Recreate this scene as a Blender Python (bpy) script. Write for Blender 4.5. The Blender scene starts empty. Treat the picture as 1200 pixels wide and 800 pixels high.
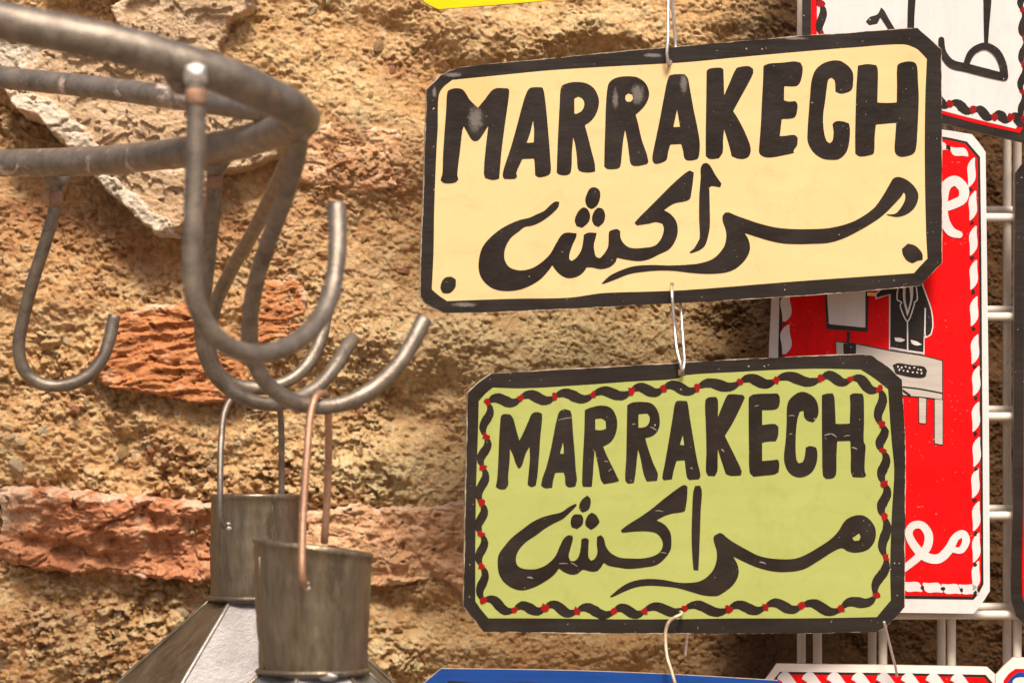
import bpy, math, random
import numpy as np
from mathutils import Vector, Matrix
from mathutils.geometry import tessellate_polygon

random.seed(7)
S = bpy.context.scene
COL = S.collection

# ------------------------------------------------------------------ camera
CAMD = 1.40                       # the signs hang about 1.4 m from the lens
LENS, SENS = 85.0, 36.0
cam_d = bpy.data.cameras.new("camera")
cam_d.lens = LENS; cam_d.sensor_width = SENS
cam_d.clip_start = 0.05; cam_d.clip_end = 200
cam_d.dof.use_dof = True
cam_d.dof.focus_distance = 1.45
cam_d.dof.aperture_fstop = 15.0
cam = bpy.data.objects.new("camera", cam_d)
COL.objects.link(cam)
cam.location = (0, -CAMD, 0)
cam.rotation_euler = (math.radians(90), 0, 0)
S.camera = cam

# ------------------------------------------------------------------ light
SUN_EL, SUN_AZ = 55.0, 9.0       # azimuth to the right of straight behind the viewer
to_sun = Vector((math.sin(math.radians(SUN_AZ)) * math.cos(math.radians(SUN_EL)),
                 -math.cos(math.radians(SUN_AZ)) * math.cos(math.radians(SUN_EL)),
                 math.sin(math.radians(SUN_EL))))
w = bpy.data.worlds.new("World"); S.world = w; w.use_nodes = True
nt = w.node_tree
bg = nt.nodes["Background"]
sky = nt.nodes.new("ShaderNodeTexSky"); sky.sky_type = 'NISHITA'; sky.sun_disc = False
sky.sun_elevation = math.radians(SUN_EL)
sky.sun_rotation = math.atan2(to_sun.x, to_sun.y)
sky.dust_density = 6.0; sky.ozone_density = 0.6; sky.air_density = 0.8
nt.links.new(sky.outputs[0], bg.inputs[0]); bg.inputs[1].default_value = 0.115
sl = bpy.data.lights.new("sun", 'SUN'); sl.energy = 4.6; sl.angle = math.radians(17)
sl.color = (1.0, 0.93, 0.82)
so = bpy.data.objects.new("sun", sl); COL.objects.link(so)
so.rotation_euler = to_sun.to_track_quat('Z', 'Y').to_euler()
so.location = (2, -3, 4)

S.view_settings.view_transform = 'Standard'
S.view_settings.look = 'None'
S.view_settings.exposure = 0.27
S.view_settings.gamma = 1.0
try:
    S.view_settings.use_white_balance = True
    S.view_settings.white_balance_temperature = 6500
    S.view_settings.white_balance_tint = 14
except Exception:
    pass

# ------------------------------------------------------------------ helpers
KPX = SENS / LENS / 1200.0        # metres per photo pixel at one metre
def P(px, py, d):
    """point seen at a photo pixel, d metres in front of the lens"""
    return Vector(((px - 600) * KPX * d, d - CAMD, -(py - 400) * KPX * d))

def tagtop(o, label, cat, group=None):
    o['label'] = label; o['category'] = cat
    if group: o['group'] = group
    return o

def empty(name, loc, rot=None):
    o = bpy.data.objects.new(name, None); COL.objects.link(o)
    o.empty_display_size = 0.02
    m = Matrix.Translation(loc)
    if rot is not None: m = m @ rot.to_4x4()
    o.matrix_world = m
    return o

def mesh_obj(name, verts, faces, mat, parent=None, smooth=False, label=None):
    me = bpy.data.meshes.new(name)
    me.from_pydata([tuple(v) for v in verts], [], faces)
    me.update()
    if smooth:
        me.polygons.foreach_set('use_smooth', [True] * len(me.polygons))
    mats = mat if isinstance(mat, (list, tuple)) else [mat]
    for m in mats: me.materials.append(m)
    o = bpy.data.objects.new(name, me); COL.objects.link(o)
    if parent is not None: o.parent = parent
    if label: o['label'] = label
    return o

# ------------------------------------------------------------------ materials
def new_mat(name):
    m = bpy.data.materials.new(name); m.use_nodes = True
    n = m.node_tree.nodes; l = m.node_tree.links
    return m, n, l, n["Principled BSDF"]

def noise(n, l, scale, detail=4, rough=0.6, vec=None, dist=0.0):
    t = n.new("ShaderNodeTexNoise"); t.inputs["Scale"].default_value = scale
    t.inputs["Detail"].default_value = detail; t.inputs["Roughness"].default_value = rough
    t.inputs["Distortion"].default_value = dist
    if vec is not None: l.new(vec, t.inputs["Vector"])
    return t

def ramp(n, l, src, stops):
    r = n.new("ShaderNodeValToRGB"); e = r.color_ramp.elements
    while len(e) < len(stops): e.new(0.5)
    for i, (p, c) in enumerate(stops):
        e[i].position = p
        e[i].color = (c[0], c[1], c[2], 1) if hasattr(c, '__len__') else (c, c, c, 1)
    l.new(src, r.inputs[0]); return r

def mixc(n, l, fac, a, b, mode='MIX'):
    m = n.new("ShaderNodeMix"); m.data_type = 'RGBA'; m.blend_type = mode
    for i, v in ((0, fac), (6, a), (7, b)):
        if hasattr(v, 'is_output') or hasattr(v, 'links'): l.new(v, m.inputs[i])
        elif i == 0: m.inputs[0].default_value = v
        else: m.inputs[i].default_value = (v[0], v[1], v[2], 1)
    return m.outputs[2]

def coord(n, l, scale=(1, 1, 1)):
    tc = n.new("ShaderNodeTexCoord"); mp = n.new("ShaderNodeMapping")
    mp.inputs["Scale"].default_value = scale
    l.new(tc.outputs["Object"], mp.inputs[0]); return mp.outputs[0]

def paint(name, col, var=0.10, rough=0.42, streak=(18, 160), speck=None, bump=0.25, speck_amt=0.73, spec=0.5):
    """hand brushed enamel: long brush streaks, blotches, tiny chips"""
    m, n, l, b = new_mat(name)
    v = coord(n, l, (streak[0], streak[1], 60))
    v0 = coord(n, l)
    st = noise(n, l, 1.0, 5, 0.6, v)
    bl = noise(n, l, 22, 4, 0.6, v0, 0.6)
    r1 = ramp(n, l, st.outputs[0], [(0.3, 1 - var), (0.7, 1 + var * .4)])
    r2 = ramp(n, l, bl.outputs[0], [(0.3, 1 - var), (0.7, 1.0)])
    c = mixc(n, l, 1.0, col, r1.outputs[0], 'MULTIPLY')
    c = mixc(n, l, 1.0, c, r2.outputs[0], 'MULTIPLY')
    if speck is not None:
        sp = noise(n, l, 520, 2, 0.5, v0)
        sm = noise(n, l, 60, 2, 0.5, v0)
        mm = n.new("ShaderNodeMath"); mm.operation = 'MULTIPLY'
        rs = ramp(n, l, sp.outputs[0], [(speck_amt - .01, 0.0), (speck_amt + .015, 1.0)])
        rm = ramp(n, l, sm.outputs[0], [(0.46, 0.0), (0.60, 1.0)])
        l.new(rs.outputs[0], mm.inputs[0]); l.new(rm.outputs[0], mm.inputs[1])
        c = mixc(n, l, mm.outputs[0], c, speck)
    gr = noise(n, l, 34, 8, .78, v0, 1.5)
    gf = ramp(n, l, gr.outputs[0], [(0.52, 0.0), (0.78, 0.34)])
    c = mixc(n, l, gf.outputs[0], c, mixc(n, l, 1.0, c, (0.62, 0.50, 0.38), 'MULTIPLY'))
    l.new(c, b.inputs["Base Color"])
    rr = n.new("ShaderNodeMapRange"); l.new(bl.outputs[0], rr.inputs[0])
    rr.inputs[1].default_value = .3; rr.inputs[2].default_value = .7
    rr.inputs[3].default_value = max(.05, rough - .12); rr.inputs[4].default_value = rough + .16
    l.new(rr.outputs[0], b.inputs["Roughness"])
    b.inputs["Specular IOR Level"].default_value = spec
    mx = n.new("ShaderNodeMath"); mx.operation = 'ADD'
    l.new(st.outputs[0], mx.inputs[0]); l.new(bl.outputs[0], mx.inputs[1])
    bp = n.new("ShaderNodeBump"); bp.inputs["Strength"].default_value = bump
    bp.inputs["Distance"].default_value = 0.0012
    l.new(mx.outputs[0], bp.inputs["Height"]); l.new(bp.outputs[0], b.inputs["Normal"])
    return m

def metal(name, dark, light, rust=None, rough=0.42, metallic=0.85, scale=60, rust_lo=0.60, stretch=(1, 1, 1)):
    m, n, l, b = new_mat(name)
    v = coord(n, l, stretch)
    a = noise(n, l, scale, 8, 0.7, v, 0.4)
    fine = noise(n, l, scale * 9, 5, 0.7, v)
    r = ramp(n, l, a.outputs[0], [(0.32, dark), (0.68, light)])
    c = mixc(n, l, 0.35, r.outputs[0], ramp(n, l, fine.outputs[0], [(0.3, dark), (0.75, light)]).outputs[0])
    met = None
    if rust is not None:
        rn = noise(n, l, scale * .55, 6, 0.75, v, 0.8)
        rf = ramp(n, l, rn.outputs[0], [(rust_lo, 0.0), (rust_lo + .10, 1.0)])
        c = mixc(n, l, rf.outputs[0], c, rust)
        mr = n.new("ShaderNodeMapRange"); l.new(rf.outputs[0], mr.inputs[0])
        mr.inputs[3].default_value = metallic; mr.inputs[4].default_value = 0.1
        l.new(mr.outputs[0], b.inputs["Metallic"])
    else:
        b.inputs["Metallic"].default_value = metallic
    l.new(c, b.inputs["Base Color"])
    rr = n.new("ShaderNodeMapRange"); l.new(fine.outputs[0], rr.inputs[0])
    rr.inputs[3].default_value = rough - .12; rr.inputs[4].default_value = rough + .22
    l.new(rr.outputs[0], b.inputs["Roughness"])
    bp = n.new("ShaderNodeBump"); bp.inputs["Strength"].default_value = 0.5
    bp.inputs["Distance"].default_value = 0.0006
    l.new(fine.outputs[0], bp.inputs["Height"]); l.new(bp.outputs[0], b.inputs["Normal"])
    return m

def earth(name, dark, mid, pale, warm, use_attr=True, scale=1.0, bump=0.8):
    """lime-and-earth rubble / stone / brick: grain tone comes from the grains themselves"""
    m, n, l, b = new_mat(name)
    v = coord(n, l)
    big = noise(n, l, 11 * scale, 5, 0.6, v, 0.5)
    med = noise(n, l, 90 * scale, 6, 0.65, v, 0.3)
    fin = noise(n, l, 480, 7, 0.8, v)
    c1 = ramp(n, l, med.outputs[0], [(0.28, dark), (0.5, mid), (0.75, pale)])
    wf = ramp(n, l, big.outputs[0], [(0.42, 0.0), (0.66, 0.85)])
    c = mixc(n, l, wf.outputs[0], c1.outputs[0], warm)
    if use_attr:
        at = n.new("ShaderNodeAttribute"); at.attribute_name = "grain"
        sp = n.new("ShaderNodeSeparateColor"); l.new(at.outputs["Color"], sp.inputs[0])
        # red = tone of the grain, green = iron-red earth, blue = lime plus painted brightness
        g = ramp(n, l, sp.outputs[0], [(0.0, dark), (0.55, mid), (1.0, pale)])
        c = mixc(n, l, 0.55, c, g.outputs[0])
        rf = ramp(n, l, sp.outputs[1], [(0.0, 0.0), (1.0, 0.75)])
        c = mixc(n, l, rf.outputs[0], c, (0.42, 0.15, 0.065))
        lf = ramp(n, l, sp.outputs[2], [(0.0, 0.0), (1.0, 0.7)])
        c = mixc(n, l, lf.outputs[0], c, (0.97, 0.79, 0.42))
        brown = mixc(n, l, 1.0, c, (0.15, 0.115, 0.09), 'MULTIPLY')       # shade behind the right-hand signs, painted into the colour
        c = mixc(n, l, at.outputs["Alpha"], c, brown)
    else:
        at = n.new("ShaderNodeAttribute"); at.attribute_name = "grain"
        sp = n.new("ShaderNodeSeparateColor"); l.new(at.outputs["Color"], sp.inputs[0])
        mu = n.new("ShaderNodeMath"); mu.operation = 'MULTIPLY_ADD'; mu.use_clamp = True
        l.new(sp.outputs[2], mu.inputs[0]); mu.inputs[1].default_value = 1.0
        sb = n.new("ShaderNodeMapRange"); l.new(med.outputs[0], sb.inputs[0])
        sb.inputs[1].default_value = .3; sb.inputs[2].default_value = .7
        sb.inputs[3].default_value = -.45; sb.inputs[4].default_value = .15
        l.new(sb.outputs[0], mu.inputs[2])
        c = mixc(n, l, mu.outputs[0], c, (0.84, 0.60, 0.40))
    ff = ramp(n, l, fin.outputs[0], [(0.27, 0.60), (0.5, 1.0), (0.72, 1.22)])
    c = mixc(n, l, 1.0, c, ff.outputs[0], 'MULTIPLY')
    l.new(c, b.inputs["Base Color"])
    b.inputs["Roughness"].default_value = 0.92
    b.inputs["Specular IOR Level"].default_value = 0.2
    ad = n.new("ShaderNodeMath"); ad.operation = 'ADD'
    l.new(med.outputs[0], ad.inputs[0]); l.new(fin.outputs[0], ad.inputs[1])
    bp = n.new("ShaderNodeBump"); bp.inputs["Strength"].default_value = bump
    bp.inputs["Distance"].default_value = 0.0036
    l.new(ad.outputs[0], bp.inputs["Height"]); l.new(bp.outputs[0], b.inputs["Normal"])
    return m

PALECHIP = (0.55, 0.42, 0.28)
M_BLACK = paint("black enamel", (0.022, 0.016, 0.011), 0.24, 0.42, spec=0.25, speck=PALECHIP, speck_amt=0.72, bump=0.35)
M_BLACKG = paint("black lettering enamel", (0.022, 0.015, 0.010), 0.26, 0.36, spec=0.28, streak=(60, 90), speck=PALECHIP, speck_amt=0.735, bump=0.5)
M_GREYSMEAR = paint("worn grey paint", (0.30, 0.26, 0.22), 0.35, 0.5, streak=(160, 40))
M_CREAM = paint("cream enamel", (0.65, 0.468, 0.215), 0.045, 0.55, spec=0.25, bump=.10, streak=(9, 90), speck=(0.5, 0.34, 0.14), speck_amt=0.765)
M_CREAM2 = paint("orange tinted cream", (0.78, 0.47, 0.17), 0.06, 0.5, spec=0.25)
M_GREEN = paint("lime green enamel", (0.340, 0.366, 0.098), 0.05, 0.55, spec=0.25, bump=.10, streak=(9, 90), speck=(0.3, 0.3, 0.08), speck_amt=0.765)
M_RED = paint("red enamel", (0.72, 0.003, 0.003), 0.16, 0.5, spec=0.12, streak=(160, 30), speck=(0.80, 0.10, 0.05), speck_amt=0.69)
M_REDDOT = paint("dark red paint dabs", (0.30, 0.006, 0.006), 0.25, 0.45, spec=0.15)
M_WHITE = paint("white enamel", (0.62, 0.58, 0.54), 0.06, 0.5, spec=0.3, streak=(160, 10))
M_WHITED = paint("old white enamel", (0.80, 0.72, 0.62), 0.12, 0.5, speck=(0.35, 0.25, 0.15), speck_amt=0.73)
M_GREY = paint("grey enamel", (0.45, 0.40, 0.33), 0.10, 0.5)
M_BLUE = paint("blue enamel", (0.005, 0.050, 0.23), 0.15, 0.45, spec=0.25, speck=(0.4, 0.4, 0.45), speck_amt=0.75)
M_YEL = paint("yellow enamel", (0.80, 0.53, 0.003), 0.06, 0.5, spec=0.15)
M_EDGE = paint("bare pale sign edge", (0.52, 0.40, 0.27), 0.30, 0.6, streak=(200, 200), speck=(0.05, 0.04, 0.03), speck_amt=0.66)
M_RACK = metal("worn dark steel", (0.085, 0.068, 0.050), (0.35, 0.29, 0.22), rust=(0.27, 0.14, 0.075), rough=0.32, metallic=0.60, scale=100, rust_lo=0.62)
M_RACK2 = metal("flaking dark steel", (0.085, 0.068, 0.050), (0.34, 0.28, 0.215), rust=(0.62, 0.48, 0.37), rough=0.33, metallic=0.5, scale=75, rust_lo=0.57)
M_WELD = metal("weld bead", (0.40, 0.35, 0.30), (0.68, 0.62, 0.55), rough=0.45, scale=120)
M_RUST = metal("heat-rusted steel", (0.16, 0.11, 0.075), (0.48, 0.25, 0.13), rough=0.6, metallic=0.3, scale=260)
M_TIN = metal("tarnished tin", (0.125, 0.098, 0.062), (0.38, 0.315, 0.215), rust=(0.070, 0.050, 0.028), rough=0.33, metallic=0.85, scale=26, rust_lo=0.52, stretch=(1.3, 1.3, .38))
M_TINB = metal("tin with sky sheen", (0.20, 0.185, 0.17), (0.40, 0.375, 0.35), rust=(0.15, 0.115, 0.08), rough=0.45, metallic=0.8, scale=30, rust_lo=0.62)  # lighter copy of the tin, sky reflection in its colour; also solder
M_COPPER = metal("coppery wire", (0.28, 0.14, 0.075), (0.62, 0.36, 0.22), rough=0.42, metallic=0.6, scale=80)
M_WIRE = metal("galvanised wire", (0.45, 0.42, 0.38), (0.85, 0.81, 0.76), rough=0.30, metallic=0.9, scale=90)
M_GRID = paint("cream coated wire", (0.70, 0.61, 0.49), 0.10, 0.38, streak=(60, 60), speck=(0.30, 0.17, 0.08), speck_amt=0.72)
M_MORTAR = earth("lime and earth rubble", (0.32, 0.155, 0.058), (0.80, 0.48, 0.205), (0.98, 0.78, 0.44), (0.77, 0.40, 0.16), bump=1.0)
M_BRICKO = earth("orange brick", (0.36, 0.13, 0.05), (0.62, 0.26, 0.10), (0.78, 0.44, 0.20), (0.58, 0.22, 0.08), use_attr=False, scale=1.3)
M_BRICKR = earth("pink red brick", (0.34, 0.11, 0.05), (0.62, 0.25, 0.115), (0.82, 0.47, 0.25), (0.66, 0.33, 0.16), use_attr=False, scale=1.2)
M_BRICKP = earth("pale washed brick", (0.50, 0.25, 0.12), (0.76, 0.44, 0.23), (0.90, 0.66, 0.38), (0.76, 0.42, 0.21), use_attr=False, scale=1.5)
M_STONE = earth("pinkish grey stone", (0.42, 0.27, 0.15), (0.62, 0.44, 0.26), (0.78, 0.61, 0.40), (0.62, 0.41, 0.23), use_attr=False, scale=1.2)
M_STONEP = earth("pale chalky stone crust", (0.52, 0.42, 0.30), (0.72, 0.61, 0.45), (0.84, 0.75, 0.60), (0.66, 0.52, 0.36), use_attr=False, scale=1.5)
M_PEB = [earth("pebble ochre", (0.30, 0.17, 0.07), (0.52, 0.34, 0.16), (0.72, 0.56, 0.32), (0.5, 0.3, 0.12), use_attr=False),
         earth("pebble lime", (0.50, 0.38, 0.22), (0.68, 0.54, 0.35), (0.82, 0.70, 0.50), (0.62, 0.45, 0.25), use_attr=False),
         earth("pebble brick", (0.30, 0.12, 0.06), (0.48, 0.22, 0.12), (0.62, 0.36, 0.2), (0.48, 0.2, 0.1), use_attr=False)]

# ------------------------------------------------------------------ numpy noise
def _h(ix, iy, s):
    n = (ix.astype(np.int64) * 374761393 + iy.astype(np.int64) * 668265263 + s * 1442695041) & 0xffffffff
    n = ((n ^ (n >> 13)) * 1274126177) & 0xffffffff
    n = ((n ^ (n >> 16)) * 2246822519) & 0xffffffff
    return ((n ^ (n >> 15)) & 0xffffff) / float(0xffffff)

def perlin(x, y, s):
    xi = np.floor(x); yi = np.floor(y); fx = x - xi; fy = y - yi
    def g(ix, iy, dx, dy):
        a = _h(ix, iy, s) * 2 * np.pi
        return np.cos(a) * dx + np.sin(a) * dy
    u = fx * fx * fx * (fx * (fx * 6 - 15) + 10); v = fy * fy * fy * (fy * (fy * 6 - 15) + 10)
    a = g(xi, yi, fx, fy); b = g(xi + 1, yi, fx - 1, fy)
    c = g(xi, yi + 1, fx, fy - 1); d = g(xi + 1, yi + 1, fx - 1, fy - 1)
    return (a * (1 - u) + b * u) * (1 - v) + (c * (1 - u) + d * u) * v

def fbm(x, y, s, oct=4, gain=.5):
    r = 0; a = 1.0; t = 0
    for i in range(oct):
        r = r + a * perlin(x * 2 ** i + 17.3 * i, y * 2 ** i - 9.1 * i, s + i); t += a; a *= gain
    return r / t * 1.6

def ridged(x, y, s, oct=4):
    r = 0; a = 1.0; t = 0
    for i in range(oct):
        r = r + a * (1 - np.abs(perlin(x * 2 ** i + 5.1 * i, y * 2 ** i, s + i)) * 2.2); t += a; a *= .5
    return r / t

def worley(x, y, s):
    xi = np.floor(x); yi = np.floor(y)
    f1 = np.full(x.shape, 9.0); f2 = np.full(x.shape, 9.0); idv = np.zeros(x.shape)
    for dx in (-1, 0, 1):
        for dy in (-1, 0, 1):
            cx = xi + dx; cy = yi + dy
            px = cx + .1 + .8 * _h(cx, cy, s); py = cy + .1 + .8 * _h(cx, cy, s + 71)
            d = np.sqrt((px - x) ** 2 + (py - y) ** 2)
            c = _h(cx, cy, s + 133)
            m = d < f1
            f2 = np.where(m, f1, np.minimum(f2, d)); idv = np.where(m, c, idv); f1 = np.where(m, d, f1)
    return f1, f2, idv

def facets(x, y, s, tilt=.8):
    """angular broken crumbs: every cell is a tilted flat of its own height"""
    xi = np.floor(x); yi = np.floor(y)
    f1 = np.full(x.shape, 9.0); f2 = np.full(x.shape, 9.0); hv = np.zeros(x.shape); idv = np.zeros(x.shape)
    for dx in (-1, 0, 1):
        for dy in (-1, 0, 1):
            cx = xi + dx; cy = yi + dy
            px = cx + .05 + .9 * _h(cx, cy, s); py = cy + .05 + .9 * _h(cx, cy, s + 71)
            d = np.sqrt((px - x) ** 2 + (py - y) ** 2); c = _h(cx, cy, s + 133)
            a = _h(cx, cy, s + 211) * 6.283
            q = c - .5 + tilt * ((x - px) * np.cos(a) + (y - py) * np.sin(a))
            m = d < f1
            f2 = np.where(m, f1, np.minimum(f2, d)); hv = np.where(m, q, hv); idv = np.where(m, c, idv); f1 = np.where(m, d, f1)
    return hv * sstep(-.02, .16, f2 - f1) - .25 * (1 - sstep(0, .10, f2 - f1)), idv

def sstep(a, b, x):
    t = np.clip((x - a) / (b - a), 0, 1); return t * t * (3 - 2 * t)

def blob(X, Y, cx, cy, rx, ry, ang=0.0, p=1.0):
    a = math.radians(ang); dx = X - cx; dy = Y - cy
    u = (dx * math.cos(a) + dy * math.sin(a)) / rx; v = (-dx * math.sin(a) + dy * math.cos(a)) / ry
    return np.exp(-((u * u + v * v) ** p))

# ------------------------------------------------------------------ the old wall
DW = 1.512                                    # distance of the wall's face from the lens
KW = KPX * DW
def wall_h(X, Y):
    """relief of the wall (metres towards the street) and grain tones, at photo-like pixels"""
    wx = X + 9 * fbm(X / 60, Y / 60, 301, 3); wy = Y + 9 * fbm(X / 60, Y / 60, 302, 3)
    h = 0.010 * fbm(wx / 180 + .4 * fbm(X / 150, Y / 150, 77, 2), wy / 190, 1, 3) + 0.0075 * fbm(wx / 66, wy / 62, 11, 4)
    # big bulges, ledges and hollows seen in the photograph
    for (cx, cy, rx, ry, an, am) in [
        (700, 40, 200, 34, -6, .020), (560, 35, 60, 40, 0, .010), (470, 60, 80, 40, 25, -.014),
        (640, 75, 120, 26, -14, -.006), (400, 150, 120, 60, 38, .016), (450, 265, 50, 60, 20, -.010),
        (205, 645, 60, 22, -8, -.014), (480, 385, 110, 62, 10, .016), (480, 480, 100, 30, -10, -.011), (620, 420, 160, 50, 4, .016),
        (430, 560, 110, 50, 10, .010), (470, 705, 80, 18, 14, -.010), (470, 765, 120, 30, -12, .010),
        (690, 760, 150, 35, 0, .012), (60, 150, 75, 55, -10, -.028), (60, 235, 60, 50, 0, -.006), (110, 235, 70, 50, 0, -.016),
        (40, 330, 90, 60, 0, .006), (330, 330, 60, 80, 0, .008), (90, 500, 150, 40, 0, .008),
        (400, 470, 60, 26, 0, -.010), (200, 700, 130, 26, 6, -.014), (60, 760, 120, 50, 0, .008),
        (860, 90, 110, 90, 0, -.012), (880, 390, 100, 90, 0, -.02), (900, 760, 160, 80, 0, -.02),
        (390, 20, 60, 30, 20, -.008), (300, 240, 60, 40, 0, .006)]:
        h = h + .72 * am * blob(X + 26 * fbm(X / 80, Y / 80, 501, 3), Y + 26 * fbm(X / 80, Y / 80, 511, 3), cx, cy, rx, ry, an, 1.0)
    h = h - 0.16 * sstep(850, 1060, X)                      # the wall falls back behind the grid
    coarse = np.clip(sstep(560, 380, X) * (0.35 + 0.9 * sstep(430, 560, Y) + .25 * sstep(300, 120, X)) +
                     0.25 * fbm(X / 120, Y / 120, 44, 2), 0.10, 1.15)
    jx = X + 2.2 * fbm(X / 7, Y / 7, 311, 2); jy = Y + 2.2 * fbm(X / 7, Y / 7, 312, 2)
    def crumbs(sc, sx, sy, seed, lo, hi):
        a1, a2, ai = worley(jx / sc + sx, jy / (sc * .86) + sy, seed)
        rad = lo + (hi - lo) * ai
        dome = np.sqrt(np.clip(rad * rad - a1 * a1, 0, 1)) / hi
        return np.minimum(dome, .16 + .75 * (ai * 7.3 % 1)), ai
    g1, i1 = crumbs(25, .3, .7, 5, .0, .60)
    g2, i2 = crumbs(12.5, .1, .2, 6, .12, .62)
    g2b, i2b = crumbs(9.5, .6, .4, 16, .10, .60)
    g3, i3 = crumbs(5.6, .0, .5, 7, .2, .66)
    pat = np.clip(.62 + 1.9 * fbm(X / 95, Y / 80, 601, 3), .12, 1.25)          # rougher and smoother patches
    q1, k1 = facets(jx / 17, jy / 14, 23); q2, k2 = facets(jx / 8.5 + .4, jy / 7.2, 29)
    c_ = coarse * pat
    h = h + c_ * (0.0052 * g1 + 0.0042 * g2 * (k1 > .4) + 0.0032 * g2b) + (0.35 + .4 * c_) * 0.0016 * g3
    h = h + c_ * (.0046 * q1 * (k1 > .35) + .0036 * q2) + .0010 * q2
    h = h + 0.0026 * (ridged(wx / 44, wy / 40, 21, 4) - .6) * (0.5 + .5 * c_)
    rg = fbm(X / 26 + .5 * fbm(X / 12, Y / 12, 4, 2), Y / 22, 31, 4)
    h = h - 0.0040 * sstep(.22, .5, rg) * (0.25 + .75 * c_)     # pits
    h = h + .0022 * fbm(X / 7.5, Y / 6.5, 91, 3) * (.5 + .5 * coarse)
    h = h + 0.0015 * fbm(X / 4.0, Y / 3.6, 51, 2) * (.6 + .6 * pat)
    tone = np.clip(.5 + (i2 - .5) * .6 * (g2 > .05) * coarse + (i2b - .5) * .5 * (g2b > .05) + (i3 - .5) * .45 * (g3 > .05) + (k1 - .5) * .35 * coarse + (k2 - .5) * .3 + (i1 - .5) * .5 * (g1 > .05), 0, 1)
    iron = np.clip(.9 * blob(X, Y, 425, 175, 70, 42, 0, 1.6) + .65 * blob(X, Y, 60, 250, 190, 60, 5) +
                   .35 * blob(X, Y, 250, 330, 150, 50, 0) + .6 * blob(X, Y, 440, 400, 100, 40, 0) +
                   .8 * blob(X, Y, 470, 640, 110, 40, 5, 1.5) + .5 * blob(X, Y, 400, 250, 110, 60) +
                   1.3 * np.clip(fbm(X / 70, Y / 50, 71, 4), 0, 1) * (X < 620), 0, 1) * .75
    lime = np.clip(1.1 * blob(X, Y, 620, 405, 210, 60, 0) + .5 * blob(X, Y, 660, 35, 160, 40, 0) +
                   .6 * blob(X, Y, 430, 130, 110, 26, 35) + .9 * blob(X, Y, 460, 555, 110, 45, 15) + .5 * blob(X, Y, 470, 765, 90, 40, 0) +
                   .35 * blob(X, Y, 400, 330, 80, 60) + .9 * np.clip(fbm(X / 45, Y / 40, 81, 4) - .1, 0, 1), 0, 1)
    lime = lime * (.45 + .75 * i2)  # lime mottling, plus brightness painted where the wall is lit
    painted_shade = sstep(770, 890, X + 30 * fbm(X / 70, Y / 70, 95, 3) + .15 * (Y - 400) * (Y < 400))  # mask of the shade painted over the right-hand side
    return h, tone, iron, lime, painted_shade

def wall_y(X):                                # overall lean of the wall away to the right
    return DW - CAMD + 0.020 * (X - 500) / 600.0

def add_grid(name, XX, YY, yworld, mat, parent, attr=None, keep=None, lat=None):
    """heightfield sheet: XX,YY in photo-like pixels, yworld the depth"""
    ny, nx = XX.shape
    X2 = (XX - 600) * KW; Z2 = -(YY - 400) * KW
    if lat is not None: X2 = X2 + lat[0]; Z2 = Z2 + lat[1]
    co = np.stack([X2, yworld, Z2], -1).reshape(-1, 3).astype(np.float32)
    idx = np.arange(nx * ny).reshape(ny, nx)
    q = np.stack([idx[:-1, :-1], idx[1:, :-1], idx[1:, 1:], idx[:-1, 1:]], -1).reshape(-1, 4)
    if keep is not None:
        kq = keep[:-1, :-1] & keep[1:, :-1] & keep[1:, 1:] & keep[:-1, 1:]
        q = q[kq.reshape(-1)]
        used = np.unique(q); rm = -np.ones(nx * ny, np.int64); rm[used] = np.arange(len(used))
        co = co[used]; q = rm[q]
    me = bpy.data.meshes.new(name)
    me.vertices.add(len(co)); me.vertices.foreach_set('co', co.reshape(-1))
    me.loops.add(q.size); me.loops.foreach_set('vertex_index', q.reshape(-1).astype(np.int32))
    me.polygons.add(len(q))
    me.polygons.foreach_set('loop_start', np.arange(0, q.size, 4, dtype=np.int32))
    me.update(calc_edges=True)
    me.polygons.foreach_set('use_smooth', np.ones(len(q), bool))
    if attr is not None:
        a = me.color_attributes.new("grain", 'FLOAT_COLOR', 'POINT')
        c = np.concatenate([np.stack(attr, -1)] + ([np.ones(XX.shape + (1,))] if len(attr) == 3 else []), -1).reshape(-1, 4).astype(np.float32)
        if keep is not None: c = c[used]
        a.data.foreach_set('color', c.reshape(-1))
    me.materials.append(mat)
    o = bpy.data.objects.new(name, me); COL.objects.link(o)
    if parent is not None: o.parent = parent
    return o

wall = empty("wall", (0, 0, 0))
tagtop(wall, "crumbling old rubble wall of earth mortar, stones and worn red bricks behind the signs", "wall")
STEP = 1.5
gx, gy = np.meshgrid(np.arange(-260, 1460, STEP), np.arange(-190, 990, STEP))
H, tone, iron, lime, painted_shade = wall_h(gx, gy)
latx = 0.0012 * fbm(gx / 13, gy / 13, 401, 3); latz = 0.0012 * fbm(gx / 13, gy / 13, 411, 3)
mortar = add_grid("mortar", gx, gy, wall_y(gx) - H, M_MORTAR, wall, (tone, iron, lime, painted_shade), None, (latx, latz))
mortar['kind'] = 'stuff'

def poly_sdf(X, Y, poly):
    """signed distance (positive inside), numpy"""
    d = np.full(X.shape, 1e9); ins = np.zeros(X.shape, bool); n = len(poly)
    for i in range(n):
        ax, ay = poly[i]; bx, by = poly[(i + 1) % n]
        ex, ey = bx - ax, by - ay
        t = np.clip(((X - ax) * ex + (Y - ay) * ey) / (ex * ex + ey * ey + 1e-9), 0, 1)
        d = np.minimum(d, (X - ax - t * ex) ** 2 + (Y - ay - t * ey) ** 2)
        c = ((ay > Y) != (by > Y)) & (X < (bx - ax) * (Y - ay) / (by - ay + 1e-12) + ax)
        ins ^= c
    d = np.sqrt(d); return np.where(ins, d, -d)

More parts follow.
